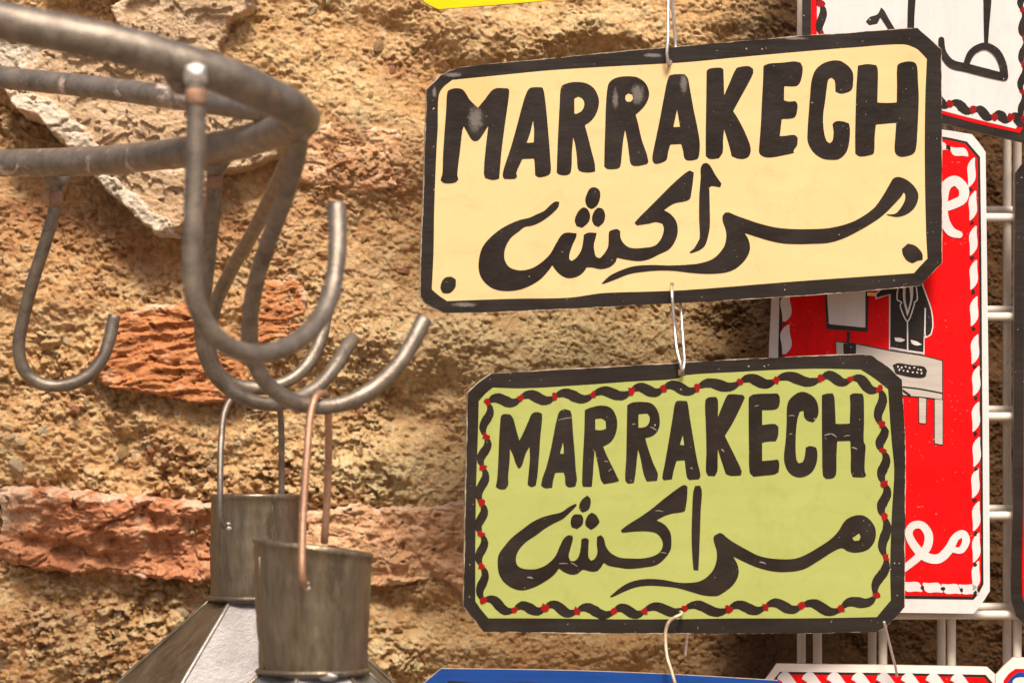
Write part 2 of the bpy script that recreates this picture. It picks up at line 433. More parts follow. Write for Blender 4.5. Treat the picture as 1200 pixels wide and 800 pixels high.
def rock(name, poly, proud, mat, seed, rough=.003, edge=5.0, tilt=(0, 0), style='brick', label=None, step=1.25, lift=None, dust_lit=None):
    xs = [p[0] for p in poly]; ys = [p[1] for p in poly]
    X, Y = np.meshgrid(np.arange(min(xs) - 8, max(xs) + 8, step), np.arange(min(ys) - 8, max(ys) + 8, step))
    wob = 3.5 * fbm(X / 14, Y / 14, seed, 4) + 5 * fbm(X / 48, Y / 48, seed + 61, 2); wob2 = 3.5 * fbm(X / 14, Y / 14, seed + 50, 4) + 5 * fbm(X / 48, Y / 48, seed + 71, 2)
    sd = poly_sdf(X + wob, Y + wob2, poly)
    cx, cy = sum(xs) / len(xs), sum(ys) / len(ys)
    sdn = sd + 1.5 * fbm(X / 5, Y / 5, seed + 3, 3)
    h = proud + tilt[0] * (X - cx) / 100 + tilt[1] * (Y - cy) / 100
    h = h + rough * fbm(X / 45, Y / 35, seed + 5, 5, .6)
    if style == 'laminar':
        yy = Y + 7 * fbm(X / 50, Y / 40, seed + 8, 3) + X * .06
        h = h + rough * 1.3 * (ridged(X / 70, yy / 13, seed + 9, 4) - .5)
        h = h - .0035 * sstep(.25, .5, fbm(X / 16, Y / 9, seed + 12, 3))
    elif style == 'slab':
        t = fbm(X / 60, Y / 42, seed + 8, 4)
        h = h + 0.0040 * (np.floor(t * 4 + 10 + .25 * fbm(X / 12, Y / 12, seed + 81, 3)) - 10) * .6
    else:
        c1, c2, ci = worley(X / 30 + .3 * fbm(X / 18, Y / 18, seed + 13, 2), Y / 22, seed + 14)
        h = h + rough * .7 * (ci - .5) * sstep(0, .25, c2 - c1)
        h = h - .0035 * sstep(.42, .6, fbm(X / 15, Y / 13, seed + 15, 3))
        qf, kf = facets(X / 34 + .5 * fbm(X / 20, Y / 20, seed + 17, 2), Y / 26, seed + 18, 1.1); h = h + rough * .55 * qf
        h = h + rough * .5 * (ridged(X / 40, Y / 22, seed + 16, 4) - .5)
    h = h + .0007 * fbm(X / 3, Y / 3, seed + 20, 3) + .0010 * fbm(X / 8, Y / 6, seed + 22, 3)
    if lift is not None: h = h + lift(X, Y)
    e = np.clip(sdn / edge, 0, 1)
    h = h * 1.0 - .004 * (1 - np.sqrt(np.clip(1 - (1 - e) ** 2, 0, 1)))
    h = h - .035 * sstep(0.5, -4.0, sdn)
    keep = sd > -6
    base = 0.013 * fbm(X / 190, Y / 150, 1, 2) * 0
    lime_lit = np.clip(.95 * sstep(11, 1.5, sd) * (Y < cy) * sstep(-.1, .4, fbm(X / 22, Y / 22, seed + 30, 3) + .25)  # lime mottling, with lit top edges and left face painted in pale
                    + .40 * sstep(.1, .5, fbm(X / 38, Y / 30, seed + 31, 4)) + (dust_lit(X, Y) if dust_lit else 0), 0, 1)
    o = add_grid(name, X, Y, wall_y(X) - h - base, mat, wall, (lime_lit * 0, lime_lit * 0, lime_lit), keep)
    if label: o['label'] = label
    return o

rock('brick', [(8, 572), (60, 570), (130, 578), (252, 586), (300, 590), (330, 600), (330, 668), (250, 678), (190, 676), (120, 668), (60, 664), (2, 652), (10, 610)],
     .018, M_BRICKR, 500, .0075, 5, (0, -.002), 'brick', 'long broken pinkish red brick',
     lift=lambda X, Y: (-.009 * blob(X, Y, 205, 645, 56, 20, -8, 1.6) - .010 * sstep(45, 5, X) - .007 * blob(X, Y, 90, 640, 50, 9, 12, 1.5)
                        + .006 * blob(X, Y, 110, 605, 60, 20, 12) - .006 * blob(X, Y, 232, 612, 14, 12, 0, 2) + .004 * np.clip((600 - Y) / 30, -1, 1)
                        - .004 * sstep(-2, 2, (X - 150) * .5 + (Y - 600)) * sstep(-2, 2, 190 - X)),
     dust_lit=lambda X, Y: .8 * sstep(60, 15, X) * sstep(640, 600, Y))
rock('brick', [(340, 604), (420, 588), (470, 596), (540, 588), (640, 600), (640, 690), (552, 698), (520, 676), (450, 686), (340, 682)],
     .012, M_BRICKP, 520, .0055, 10, (0, -.003), 'brick', 'paler red brick beside the lanterns')
rock('brick', [(135, 372), (180, 356), (250, 362), (262, 400), (285, 430), (300, 462), (250, 470), (190, 462), (128, 452), (112, 430), (128, 400)],
     .013, M_BRICKO, 540, .0048, 7, (0, .004), 'laminar', 'orange layered brick')
rock('brick', [(372, 150), (402, 140), (470, 152), (478, 190), (472, 216), (415, 228), (376, 222), (345, 215), (350, 170)],
     .0095, M_BRICKP, 560, .0040, 16, (0, -.002), 'brick', 'pale pinkish brick end', dust_lit=lambda X, Y: .12)
rock('brick', [(300, 330), (345, 322), (362, 350), (350, 400), (300, 405), (285, 370)],
     .010, M_BRICKO, 580, .0035, 8, (0, 0), 'laminar', 'small orange brick fragment')
rock('stone', [(140, 14), (166, -6), (305, -8), (298, 14), (272, 30), (262, 66), (200, 96), (150, 60)],
     .022, M_STONE, 600, .0025, 5, (0, -.004), 'slab', 'flat pinkish grey stone at the top')
rock('stone', [(72, 62), (140, 70), (215, 92), (345, 120), (356, 150), (330, 186), (240, 215), (215, 240), (150, 205), (82, 172), (66, 130), (20, 112), (30, 92)],
     .024, M_STONE, 620, .0035, 6, (0, .001), 'slab', 'broken grey brown stone slab')
rock('stone', [(20, 108), (40, 112), (75, 122), (105, 150), (140, 196), (160, 226), (188, 250), (214, 262), (212, 278), (192, 276), (160, 250), (126, 212), (92, 176), (60, 146), (34, 134)],
     .029, M_STONEP, 640, .0040, 5, (0, 0), 'brick', 'pale crust along the broken edge of the slab')
rock('stone', [(128, 200), (150, 196), (216, 205), (252, 190), (250, 230), (232, 262), (214, 276), (190, 262), (160, 236)],
     .027, M_STONE, 660, .0020, 4, (0, -.003), 'slab', 'thin lower plate of the slab')
rock('stone', [(-60, 30), (-20, 22), (30, 40), (70, 34), (110, 52), (110, 84), (60, 92), (10, 86), (-60, 96)],
     .014, M_STONEP, 680, .004, 6, (0, 0), 'brick', 'pale rough stone behind the upper rods')
rock('stone', [(150, 0), (60, -10), (60, -30), (140, -60), (150, -20)], .016, M_STONEP, 700, .004, 6, (0, 0), 'brick')

# pebbles and crumbs bedded in the mortar, singly
def pebble_mesh(seed, mat):
    rnd = random.Random(seed)
    import bmesh
    bm = bmesh.new(); bmesh.ops.create_icosphere(bm, subdivisions=1, radius=1.0)
    ax = [Vector((rnd.uniform(-1, 1), rnd.uniform(-1, 1), rnd.uniform(-1, 1))).normalized() for _ in range(6)]
    for v in bm.verts:
        for a in ax:
            t = v.co.dot(a)
            if t > .62: v.co -= a * (t - .62)
        v.co *= rnd.uniform(.86, 1.12)
    me = bpy.data.meshes.new("pebble"); bm.to_mesh(me); bm.free(); me.materials.append(mat); return me
PM = [pebble_mesh(i, M_PEB[i % 3]) for i in range(12)]
rp = random.Random(3)
pp = []
while len(pp) < 250:
    x = rp.uniform(-20, 560); y = rp.uniform(-10, 810)
    dens = 1.0 if y > 470 else .40
    if x > 430: dens *= .4
    if 560 < y < 700 or (350 < y < 470 and 110 < x < 300) or (y < 290 and 20 < x < 360): continue
    if rp.random() < dens: pp.append((x, y, rp.uniform(2.6, 7.5) * (1.6 if rp.random() < .14 else 1)))
px_ = np.array([[p[0] for p in pp]]); py_ = np.array([[p[1] for p in pp]])
ph = wall_h(px_, py_)
for i, (x, y, r) in enumerate(pp):
    o = bpy.data.objects.new("pebble", PM[rp.randrange(12)]); COL.objects.link(o); o.parent = wall
    rr = r * KW
    o.location = ((x - 600) * KW, wall_y(x) - ph[0][0, i] + rr * .25, -(y - 400) * KW)
    o.rotation_euler = (rp.uniform(-.4, .4), rp.uniform(0, 6.28), rp.uniform(-.4, .4))
    o.scale = (rr * rp.uniform(.9, 1.4), rr * .62, rr * rp.uniform(.6, .95))

# unseen paving of the lane below the picture, added to bounce light upward
gm_, gn_, gl_, gb_ = new_mat("sandy paving")
gnz = noise(gn_, gl_, 3.0, 6, .6, coord(gn_, gl_))
gl_.new(ramp(gn_, gl_, gnz.outputs[0], [(0.3, (0.13, 0.095, 0.065)), (0.7, (0.24, 0.18, 0.13))]).outputs[0], gb_.inputs["Base Color"])
gb_.inputs["Roughness"].default_value = 0.9
gr_ = mesh_obj('ground', [(-40, -40, -1.45), (40, -40, -1.45), (40, 40, -1.45), (-40, 40, -1.45)], [(0, 1, 2, 3)], gm_)
gr_['kind'] = 'structure'

# ------------------------------------------------------------------ traced flat shapes
def T(ox, oy, s, pts):
    return [(ox + x / s, oy + y / s) for (x, y) in pts]

def smooth_poly(pts, n=5, corner=52):
    """closed outline: smooth through gentle vertices, keep sharp corners"""
    N = len(pts); P_ = [Vector(p) for p in pts]; out = []
    cosc = math.cos(math.radians(corner)); isc = []
    for i in range(N):
        a = (P_[i] - P_[i - 1]); b = (P_[(i + 1) % N] - P_[i])
        isc.append(a.length < 1e-9 or b.length < 1e-9 or a.normalized().dot(b.normalized()) < cosc)
    for i in range(N):
        p0, p1, p2, p3 = P_[i - 1], P_[i], P_[(i + 1) % N], P_[(i + 2) % N]
        L = (p2 - p1).length
        def tan(pa, pb, pc, c, seg):
            if c: return seg.normalized() * L
            t = (pc - pa); return t.normalized() * L
        t1 = tan(p0, p1, p2, isc[i], p2 - p1); t2 = tan(p1, p2, p3, isc[(i + 1) % N], p2 - p1)
        for k in range(n):
            t = k / n; h00 = 2*t**3-3*t**2+1; h10 = t**3-2*t**2+t; h01 = -2*t**3+3*t**2; h11 = t**3-t**2
            v = p1 * h00 + t1 * h10 + p2 * h01 + t2 * h11
            out.append((v.x, v.y))
    # shave the sharp corners a touch: a loaded brush never leaves a razor corner
    res = []; M = len(out)
    for i in range(M):
        a = Vector(out[i - 1]); b = Vector(out[i]); c = Vector(out[(i + 1) % M])
        u = b - a; v = c - b
        if u.length > 1e-9 and v.length > 1e-9 and u.normalized().dot(v.normalized()) < .6:
            ra = min(.9, u.length * .45); rb = min(.9, v.length * .45)
            q1 = b - u.normalized() * ra; q2 = b + v.normalized() * rb
            res += [tuple(q1), tuple((q1 + q2) * .25 + b * .5), tuple(q2)]
        else: res.append(out[i])
    return res

def stroke(pts, widths, n=6, cap=True):
    """open brush stroke with changing width -> outline"""
    V = [Vector(p) for p in pts]
    if not hasattr(widths, '__len__'): widths = [widths] * len(V)
    cs = []; ws = []
    for i in range(len(V) - 1):
        p0 = V[max(i - 1, 0)]; p1 = V[i]; p2 = V[i + 1]; p3 = V[min(i + 2, len(V) - 1)]
        for k in range(n):
            t = k / n
            cs.append(.5 * ((2 * p1) + (p2 - p0) * t + (2*p0 - 5*p1 + 4*p2 - p3) * t*t + (-p0 + 3*p1 - 3*p2 + p3) * t**3))
            ws.append(widths[i] * (1 - t) + widths[i + 1] * t)
    cs.append(V[-1]); ws.append(widths[-1])
    return cs, ws

class Sign:
    """a flat sheet in the world: plane through P(cx,cy,d), turned by yaw; pixels are traced onto that plane"""
    def __init__(self, name, cx, cy, d, yaw, label, cat='sign', group=None, pitch=0.0):
        self.c = P(cx, cy, d)
        self.R = Matrix.Rotation(math.radians(yaw), 3, 'Z') @ Matrix.Rotation(math.radians(pitch), 3, 'X')
        # local x -> right, local y -> up, local z -> towards the street
        B = Matrix(((1, 0, 0), (0, 0, -1), (0, 1, 0)))
        self.F = self.R @ B
        self.Fi = self.F.transposed()
        self.n = self.F @ Vector((0, 0, 1))
        self.root = empty(name, self.c, self.F)
        tagtop(self.root, label, cat, group)
        self.z = 0.0
    def loc(self, px, py):
        o = Vector((0, -CAMD, 0)); r = P(px, py, 1.0) - o
        t = (self.c - o).dot(self.n) / r.dot(self.n)
        q = self.Fi @ (o + r * t - self.c)
        return q.x, q.y
    def world(self, px, py, z=0.0):
        x, y = self.loc(px, py)
        return self.c + self.F @ Vector((x, y, z))
    def sheet(self, name, outline, z0, z1, mat, holes=(), edge_mat=None, smooth=True, label=None, corner=52, jig=0.0, parent=None):
        loops = [smooth_poly(outline, 5, corner) if smooth else list(outline)] + [smooth_poly(h, 5) if smooth else list(h) for h in holes]
        L = []
        for lp in loops:
            q = [self.loc(*p) for p in lp]
            if jig: q = [(x + random.gauss(0, jig), y + random.gauss(0, jig)) for x, y in q]
            L.append([Vector((x, y, 0)) for x, y in q])
        def area(l): return sum(l[i - 1].x * l[i].y - l[i].x * l[i - 1].y for i in range(len(l)))
        if area(L[0]) < 0: L[0].reverse()
        for k in range(1, len(L)):
            if area(L[k]) > 0: L[k].reverse()
        tris = tessellate_polygon(L)
        flat = [v for l in L for v in l]; N = len(flat)
        verts = [(v.x, v.y, z1) for v in flat] + [(v.x, v.y, z0) for v in flat]
        faces = []
        for t in tris:
            a, b, c = [flat[i] for i in t]
            if (b.x - a.x) * (c.y - a.y) - (b.y - a.y) * (c.x - a.x) < 0: t = (t[0], t[2], t[1])
            faces.append(tuple(t))
        nf = len(faces)
        if z0 < -0.0015 and z1 > z0:
            faces += [tuple(N + i for i in reversed(f)) for f in faces[:nf]]
        nb = len(faces)
        s = 0
        for l in L:
            m = len(l)
            for i in range(m):
                j = (i + 1) % m
                faces.append((s + i, N + s + i, N + s + j, s + j))
            s += m
        mats = [mat] + ([edge_mat] if edge_mat else [])
        o = mesh_obj(name, verts, faces, mats, parent or self.root, label=label)
        if edge_mat:
            for k in range(nb, len(faces)): o.data.polygons[k].material_index = 1
            for k in range(nf, nb): o.data.polygons[k].material_index = 1
        return o
    def stroke(self, name, pts, widths, z0, z1, mat, label=None, closed_round=True):
        cs, ws = stroke(pts, widths)
        verts = []; faces = []
        M = len(cs)
        for i in range(M):
            t = (cs[min(i + 1, M - 1)] - cs[max(i - 1, 0)]).normalized(); nrm = Vector((-t.y, t.x)) * ws[i] / 2
            for q in (cs[i] + nrm, cs[i] - nrm):
                x, y = self.loc(q.x, q.y); verts.append((x, y, z1 + i * 2e-7))
        n2 = len(verts)
        for i in range(M - 1):
            faces.append((2 * i, 2 * i + 2, 2 * i + 3, 2 * i + 1))
        for e in (0, M - 1):                      # round brush ends
            t = (cs[1] - cs[0]) if e == 0 else (cs[M - 2] - cs[M - 1]); t.normalize(); t = -t
            nrm = Vector((-t.y, t.x)); r = ws[e] / 2
            ring = []
            for k in range(9):
                a = math.pi * k / 8 - math.pi / 2
                q = cs[e] + (t * math.cos(a) + nrm * math.sin(a)) * r
                x, y = self.loc(q.x, q.y); ring.append(len(verts)); verts.append((x, y, z1 + 1e-6))
            faces.append(tuple(ring))
        return mesh_obj(name, verts, faces, mat, self.root, label=label)

Z1, Z2, Z3, Z4, Z5 = .00018, .00036, .00054, .00072, .00090

def rim_coat(sgn, outline, mat, inset=.7):
    """the dark border coat stops a hair short of the cut edge, unevenly, so bare rim shows"""
    base = smooth_poly(outline, 5, 25); out = []
    cx = sum(p[0] for p in base) / len(base); cy = sum(p[1] for p in base) / len(base)
    d = inset * .5
    for i in range(len(base)):
        a = Vector(base[i]); b = Vector(base[(i + 1) % len(base)]); L = (b - a).length
        if L < .01: continue
        t = (b - a) / L; nn = Vector((-t.y, t.x))
        if nn.dot(Vector((cx, cy)) - a) < 0: nn = -nn
        m = max(1, int(L / 2.2))
        for k in range(m):
            d += random.gauss(0, .22); d = max(.05, min(d, inset * 1.9)); d += (inset * .55 - d) * .18
            q = a + t * (L * k / m) + nn * d; out.append((q.x, q.y))
    return sgn.sheet('painted_border', out, 0, .00008, mat, smooth=False)

# ---------------------------------------------------------------- cream sign
cs_ = Sign('shop_sign', 798, 205, 1.395, 12,
           "cream board with black border reading MARRAKECH, hanging above the lime green one")
outl = [(540,79),(516,88),(500,105),(497,200),(493,300),(492,348),(500,356),(520,367),(608,365),(700,360),(800,355),(950,346),(1078,335),(1104,308),(1104,200),(1103.5,58),(1075,32.5),(1000,38),(940,42),(870,48),(800,54),(720,61),(640,69)]
inner = [(530,94),(519,103),(514,113),(513,150),(511.6,174),(509,240),(508,297),(506,339),(514,346),(524,352.7),(600,350),(666.7,348.7),(700,344),(712,343),(800,340),(928,330),(1070.7,320),(1079,311),(1086.7,303),(1085,270),(1083.5,190),(1084,120),(1086,69.5),(1079,62),(1073,57),(1058,52.4),(1000,56),(937,61),(870,67),(800,73.6),(720,78),(645,82.7),(590,88)]
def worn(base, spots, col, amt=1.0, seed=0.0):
    """a copy of an enamel, with wear, tint and painted sheen at a few places of the board (board coordinates)"""
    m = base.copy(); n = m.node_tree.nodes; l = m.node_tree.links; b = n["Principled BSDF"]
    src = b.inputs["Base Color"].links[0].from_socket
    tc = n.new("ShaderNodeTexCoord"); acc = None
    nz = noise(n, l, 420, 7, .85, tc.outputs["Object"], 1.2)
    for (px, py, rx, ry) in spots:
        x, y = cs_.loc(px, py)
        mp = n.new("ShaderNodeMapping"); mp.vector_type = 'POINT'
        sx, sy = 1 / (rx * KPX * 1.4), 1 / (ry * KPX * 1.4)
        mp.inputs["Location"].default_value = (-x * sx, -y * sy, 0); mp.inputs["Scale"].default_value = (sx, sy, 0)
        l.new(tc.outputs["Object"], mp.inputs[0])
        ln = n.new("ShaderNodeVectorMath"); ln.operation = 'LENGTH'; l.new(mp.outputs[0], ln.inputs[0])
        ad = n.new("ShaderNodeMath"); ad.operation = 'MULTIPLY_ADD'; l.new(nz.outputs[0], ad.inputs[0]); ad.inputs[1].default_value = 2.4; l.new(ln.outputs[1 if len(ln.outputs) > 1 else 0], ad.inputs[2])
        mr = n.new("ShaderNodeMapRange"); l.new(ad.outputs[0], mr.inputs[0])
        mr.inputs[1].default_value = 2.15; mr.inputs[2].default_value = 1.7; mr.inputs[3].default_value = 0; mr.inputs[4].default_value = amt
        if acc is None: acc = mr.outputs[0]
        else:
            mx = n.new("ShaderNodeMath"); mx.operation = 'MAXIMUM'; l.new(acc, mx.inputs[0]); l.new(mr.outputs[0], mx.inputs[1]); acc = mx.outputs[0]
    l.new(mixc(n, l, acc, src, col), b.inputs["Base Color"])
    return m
M_BLACKC = worn(M_BLACKG, [(557,139,10,17), (747,111,9,13), (721,116,4,14), (801,98,5,13)], (0.22, 0.19, 0.16), .55)  # grey wear and gloss sheen of the letters, the sheen painted in
M_BLACKB = worn(M_BLACK, [(531,88,12,3), (509,108,3,7), (765,65,13,3), (545,357,18,3), (930,45,20,2)], (0.24, 0.20, 0.17), .6)
M_CREAMT = worn(M_CREAM, [(552,112,52,30)], (0.66, 0.39, 0.14), .55)
cs_.sheet('board', outl, -.0032, 0, M_EDGE, corner=25, jig=.00012)
rim_coat(cs_, outl, M_BLACKB)
cs_.sheet('painted_field', inner, 0, Z1, M_CREAMT, corner=28)
cream_letters = [
 (500,80,5.7125,[(138,160),(160,142),(205,135),(245,148),(290,215),(343,265),(385,215),(450,140),(540,135),(552,150),(540,260),(520,400),(500,560),(485,740),(440,748),(390,735),(382,700),(392,560),(412,385),(375,445),(345,482),(320,490),(298,475),(260,410),(248,388),(238,420),(222,560),(205,710),(212,745),(190,765),(120,770),(92,750),(105,700),(108,600),(118,440),(130,280)],[]),
 (500,80,5.7125,[(690,135),(730,128),(775,130),(785,160),(800,280),(815,450),(828,620),(830,690),(815,715),(750,730),(725,715),(722,640),(718,605),(640,608),(625,640),(600,700),(605,725),(590,740),(520,742),(508,720),(520,660),(560,540),(600,400),(640,250),(668,165)],[[(712,350),(718,420),(716,498),(668,500),(690,440)]]),
 (640,70,5.7125,[(100,185),(130,162),(200,150),(270,160),(320,195),(348,250),(352,300),(335,360),(300,410),(258,440),(275,500),(300,600),(325,700),(328,748),(290,755),(235,750),(212,730),(205,650),(192,560),(180,520),(172,620),(165,750),(140,772),(90,770),(70,755),(75,600),(82,450),(90,300)],[[(188,260),(215,248),(245,265),(255,300),(240,340),(205,362),(188,362)]]),
 (640,70,5.7125,[(412,180),(430,145),(470,122),(540,112),(610,120),(665,160),(688,220),(680,270),(650,320),(598,370),(615,430),(640,540),(672,630),(684,685),(670,700),(590,712),(565,695),(555,640),(545,560),(528,470),(515,540),(505,640),(495,715),(475,730),(410,732),(388,715),(390,600),(395,450),(400,300)],[[(530,240),(550,226),(575,235),(580,262),(565,282),(540,282),(530,268)]]),
 (760,70,5.7125,[(135,115),(165,100),(240,98),(262,125),(275,190),(300,330),(325,450),(342,560),(335,650),(318,668),(265,675),(240,660),(230,610),(218,565),(145,568),(130,620),(122,665),(105,682),(50,698),(30,685),(25,650),(40,570),(75,400),(105,240)],[[(190,335),(200,390),(210,450),(165,452)]]),
 (760,70,5.7125,[(388,75),(410,60),(480,55),(500,65),(502,120),(505,240),(540,160),(585,62),(610,50),(670,45),(700,65),(698,95),(650,190),(600,280),(565,345),(600,400),(650,500),(682,590),(675,640),(645,662),(595,662),(555,645),(545,600),(525,530),(505,465),(498,540),(495,620),(470,660),(410,665),(382,645),(382,500),(385,300)],[]),
 (880,60,5.714,[(83,100),(120,85),(210,78),(290,70),(330,78),(345,110),(340,170),(325,215),(300,235),(222,235),(220,330),(250,338),(295,335),(310,355),(308,400),(295,440),(265,452),(205,455),(192,570),(225,568),(290,562),(312,580),(308,630),(285,665),(288,682),(230,695),(130,712),(80,705),(55,680),(55,630),(65,500),(72,350),(80,200)],[]),
 (880,60,5.714,[(615,75),(660,110),(682,150),(683,210),(675,255),(650,275),(600,285),(565,272),(560,200),(540,178),(518,190),(508,240),(495,340),(482,440),(488,540),(505,600),(525,618),(545,600),(552,540),(545,490),(565,472),(610,470),(655,485),(662,530),(655,620),(635,680),(590,722),(540,728),(480,720),(420,680),(380,610),(378,540),(385,430),(395,300),(405,200),(430,130),(480,85),(540,65),(590,65)],[]),
 (960,60,5.714,[(258,98),(320,88),(380,95),(390,120),(392,180),(388,345),(450,348),(518,345),(520,240),(522,100),(545,80),(600,70),(640,80),(655,110),(660,200),(665,300),(662,420),(655,560),(645,660),(625,690),(560,708),(525,700),(505,670),(508,580),(515,480),(450,485),(378,492),(370,580),(365,680),(345,695),(270,705),(240,685),(240,560),(243,400),(248,250)],[]),
]
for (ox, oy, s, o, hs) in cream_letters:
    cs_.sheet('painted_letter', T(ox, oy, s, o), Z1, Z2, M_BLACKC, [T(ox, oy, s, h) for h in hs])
t6 = lambda p: T(550, 210, 5.7125, p)
t7 = lambda p: T(690, 190, 5.331, p)
t8 = lambda p: T(830, 200, 6.154, p)
t9 = lambda p: T(950, 190, 5.7125, p)
shin = (t6([(575,150),(600,152),(600,175),(580,205),(530,250),(470,290),(415,312),(370,320),(330,350),(280,390),(248,440),(233,500),(240,550),(270,590),(320,608),(370,608),(430,590),(490,550),(540,500),(580,430),(615,375),(645,358),(718,362),(715,385),(690,440),(670,500),(668,535),(685,548),(720,520),(750,470),(762,410),(765,372),(795,358),(852,360),(845,390),(833,440),(838,490),(850,520),(875,528)])
        + t7([(100,565),(120,525),(125,440),(135,428),(175,418),(195,430),(200,480),(230,520),(270,537),(340,535),(410,522),(450,480),(468,420),(460,385),(420,375),(370,385),(300,395),(285,380),(310,350),(370,290),(440,220),(520,140),(600,70),(630,52),(655,65),(650,120),(640,190),(630,230),(600,245),(530,260),(468,300),(510,325),(545,370),(555,430),(540,490),(500,545),(440,575),(370,608),(310,618),(240,610),(175,597),(165,625),(130,655),(75,668),(20,658)])
        + t6([(785,590),(760,625),(720,652),(660,662),(610,640),(575,605),(555,575),(530,610),(480,665),(420,705),(350,735),(270,748),(190,742),(130,715),(80,660),(62,600),(65,530),(85,460),(130,400),(200,340),(270,300),(340,272),(400,258),(450,235),(500,212),(545,170)]))
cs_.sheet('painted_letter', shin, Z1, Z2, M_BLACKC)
for d in ([(810,60),(840,55),(870,75),(875,120),(855,175),(820,200),(790,185),(775,140),(790,90)], [(765,188),(790,200),(808,245),(795,290),(755,325),(718,315),(705,275),(720,230),(745,198)], [(860,190),(890,198),(908,235),(900,285),(865,320),(835,305),(820,265),(835,215)]):
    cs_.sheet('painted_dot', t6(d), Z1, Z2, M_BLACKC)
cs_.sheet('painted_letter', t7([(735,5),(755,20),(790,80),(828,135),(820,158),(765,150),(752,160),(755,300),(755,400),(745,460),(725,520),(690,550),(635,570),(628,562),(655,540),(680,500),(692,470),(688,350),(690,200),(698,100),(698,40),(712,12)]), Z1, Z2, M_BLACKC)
ram = (t7([(78,758),(130,710),(200,675),(280,650),(380,642),(500,645),(620,640),(700,630),(780,600)])
       + t8([(108,556),(128,490),(125,430),(105,370),(102,330),(120,303),(150,302),(190,320),(260,345),(380,385),(500,412),(640,422),(760,421)])
       + t9([(57,447),(130,440),(220,420),(310,385),(420,310),(480,230),(530,145),(555,108),(590,100),(640,118),(690,160),(718,210),(715,260),(690,310),(640,350),(580,367),(520,358),(503,350),(565,345),(600,310),(628,260),(632,220),(622,202),(605,230),(560,280),(495,345),(430,395),(330,455),(220,510),(120,540)])
       + t8([(738,528),(640,530),(540,525),(440,505),(340,475),(262,450),(290,500),(300,560),(280,620),(240,670),(190,710),(120,735)])
       + t7([(746,698),(640,692),(540,680),(440,677),(340,685),(250,700),(160,735),(90,760)]))
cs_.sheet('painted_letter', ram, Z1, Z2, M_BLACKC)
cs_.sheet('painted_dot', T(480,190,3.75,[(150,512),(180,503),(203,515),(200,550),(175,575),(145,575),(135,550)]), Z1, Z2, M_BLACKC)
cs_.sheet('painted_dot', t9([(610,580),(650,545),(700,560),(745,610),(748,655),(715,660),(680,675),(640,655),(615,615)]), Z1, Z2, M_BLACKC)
cs_.sheet('nail_hole', [(785.5,331),(789,331),(790,334),(787,336),(785,334)], Z1, Z2, M_RUST)
cs_.sheet('nail_hole', [(781.5,71),(787,71),(788,75),(784,77.5),(781.5,75)], 0, Z2, M_RUST)

# ---------------------------------------------------------------- green sign
gs_ = Sign('shop_sign', 800, 580, 1.385, 12,
           "lime green board with black and red twisted border reading MARRAKECH, below the cream one")
outg = [(576,437.5),(562,447),(548,460),(547,500),(546,560),(544,640),(543,710),(567,740),(680,741.5),(790,742),(930,742),(1028,740),(1046,727),(1060,711),(1061,600),(1061,519),(1059,480),(1057,445),(1040,429),(1021,416),(1000,415),(900,419),(791,425),(720,429),(649,433)]
gs_.sheet('board', outg, -.0032, 0, M_EDGE, corner=25, jig=.00012)
rim_coat(gs_, outg, M_BLACK)
inng = [(577.5,454),(569,461),(561,470),(560,510),(558,566),(557,640),(557,704),(564,714),(572.5,724),(640,724),(720,725),(790,725),(857,724),(940,724),(1027.5,722.5),(1036,712),(1043.7,703),(1043,660),(1045,600),(1047.7,552),(1045,520),(1043,495),(1040.6,456),(1024,443),(1008.5,433),(960,432),(918,433),(860,436),(804,439.5),(791,444),(740,447),(684,451),(613,455)]
gs_.sheet('painted_field', inng, 0, Z1, M_GREEN, corner=28)
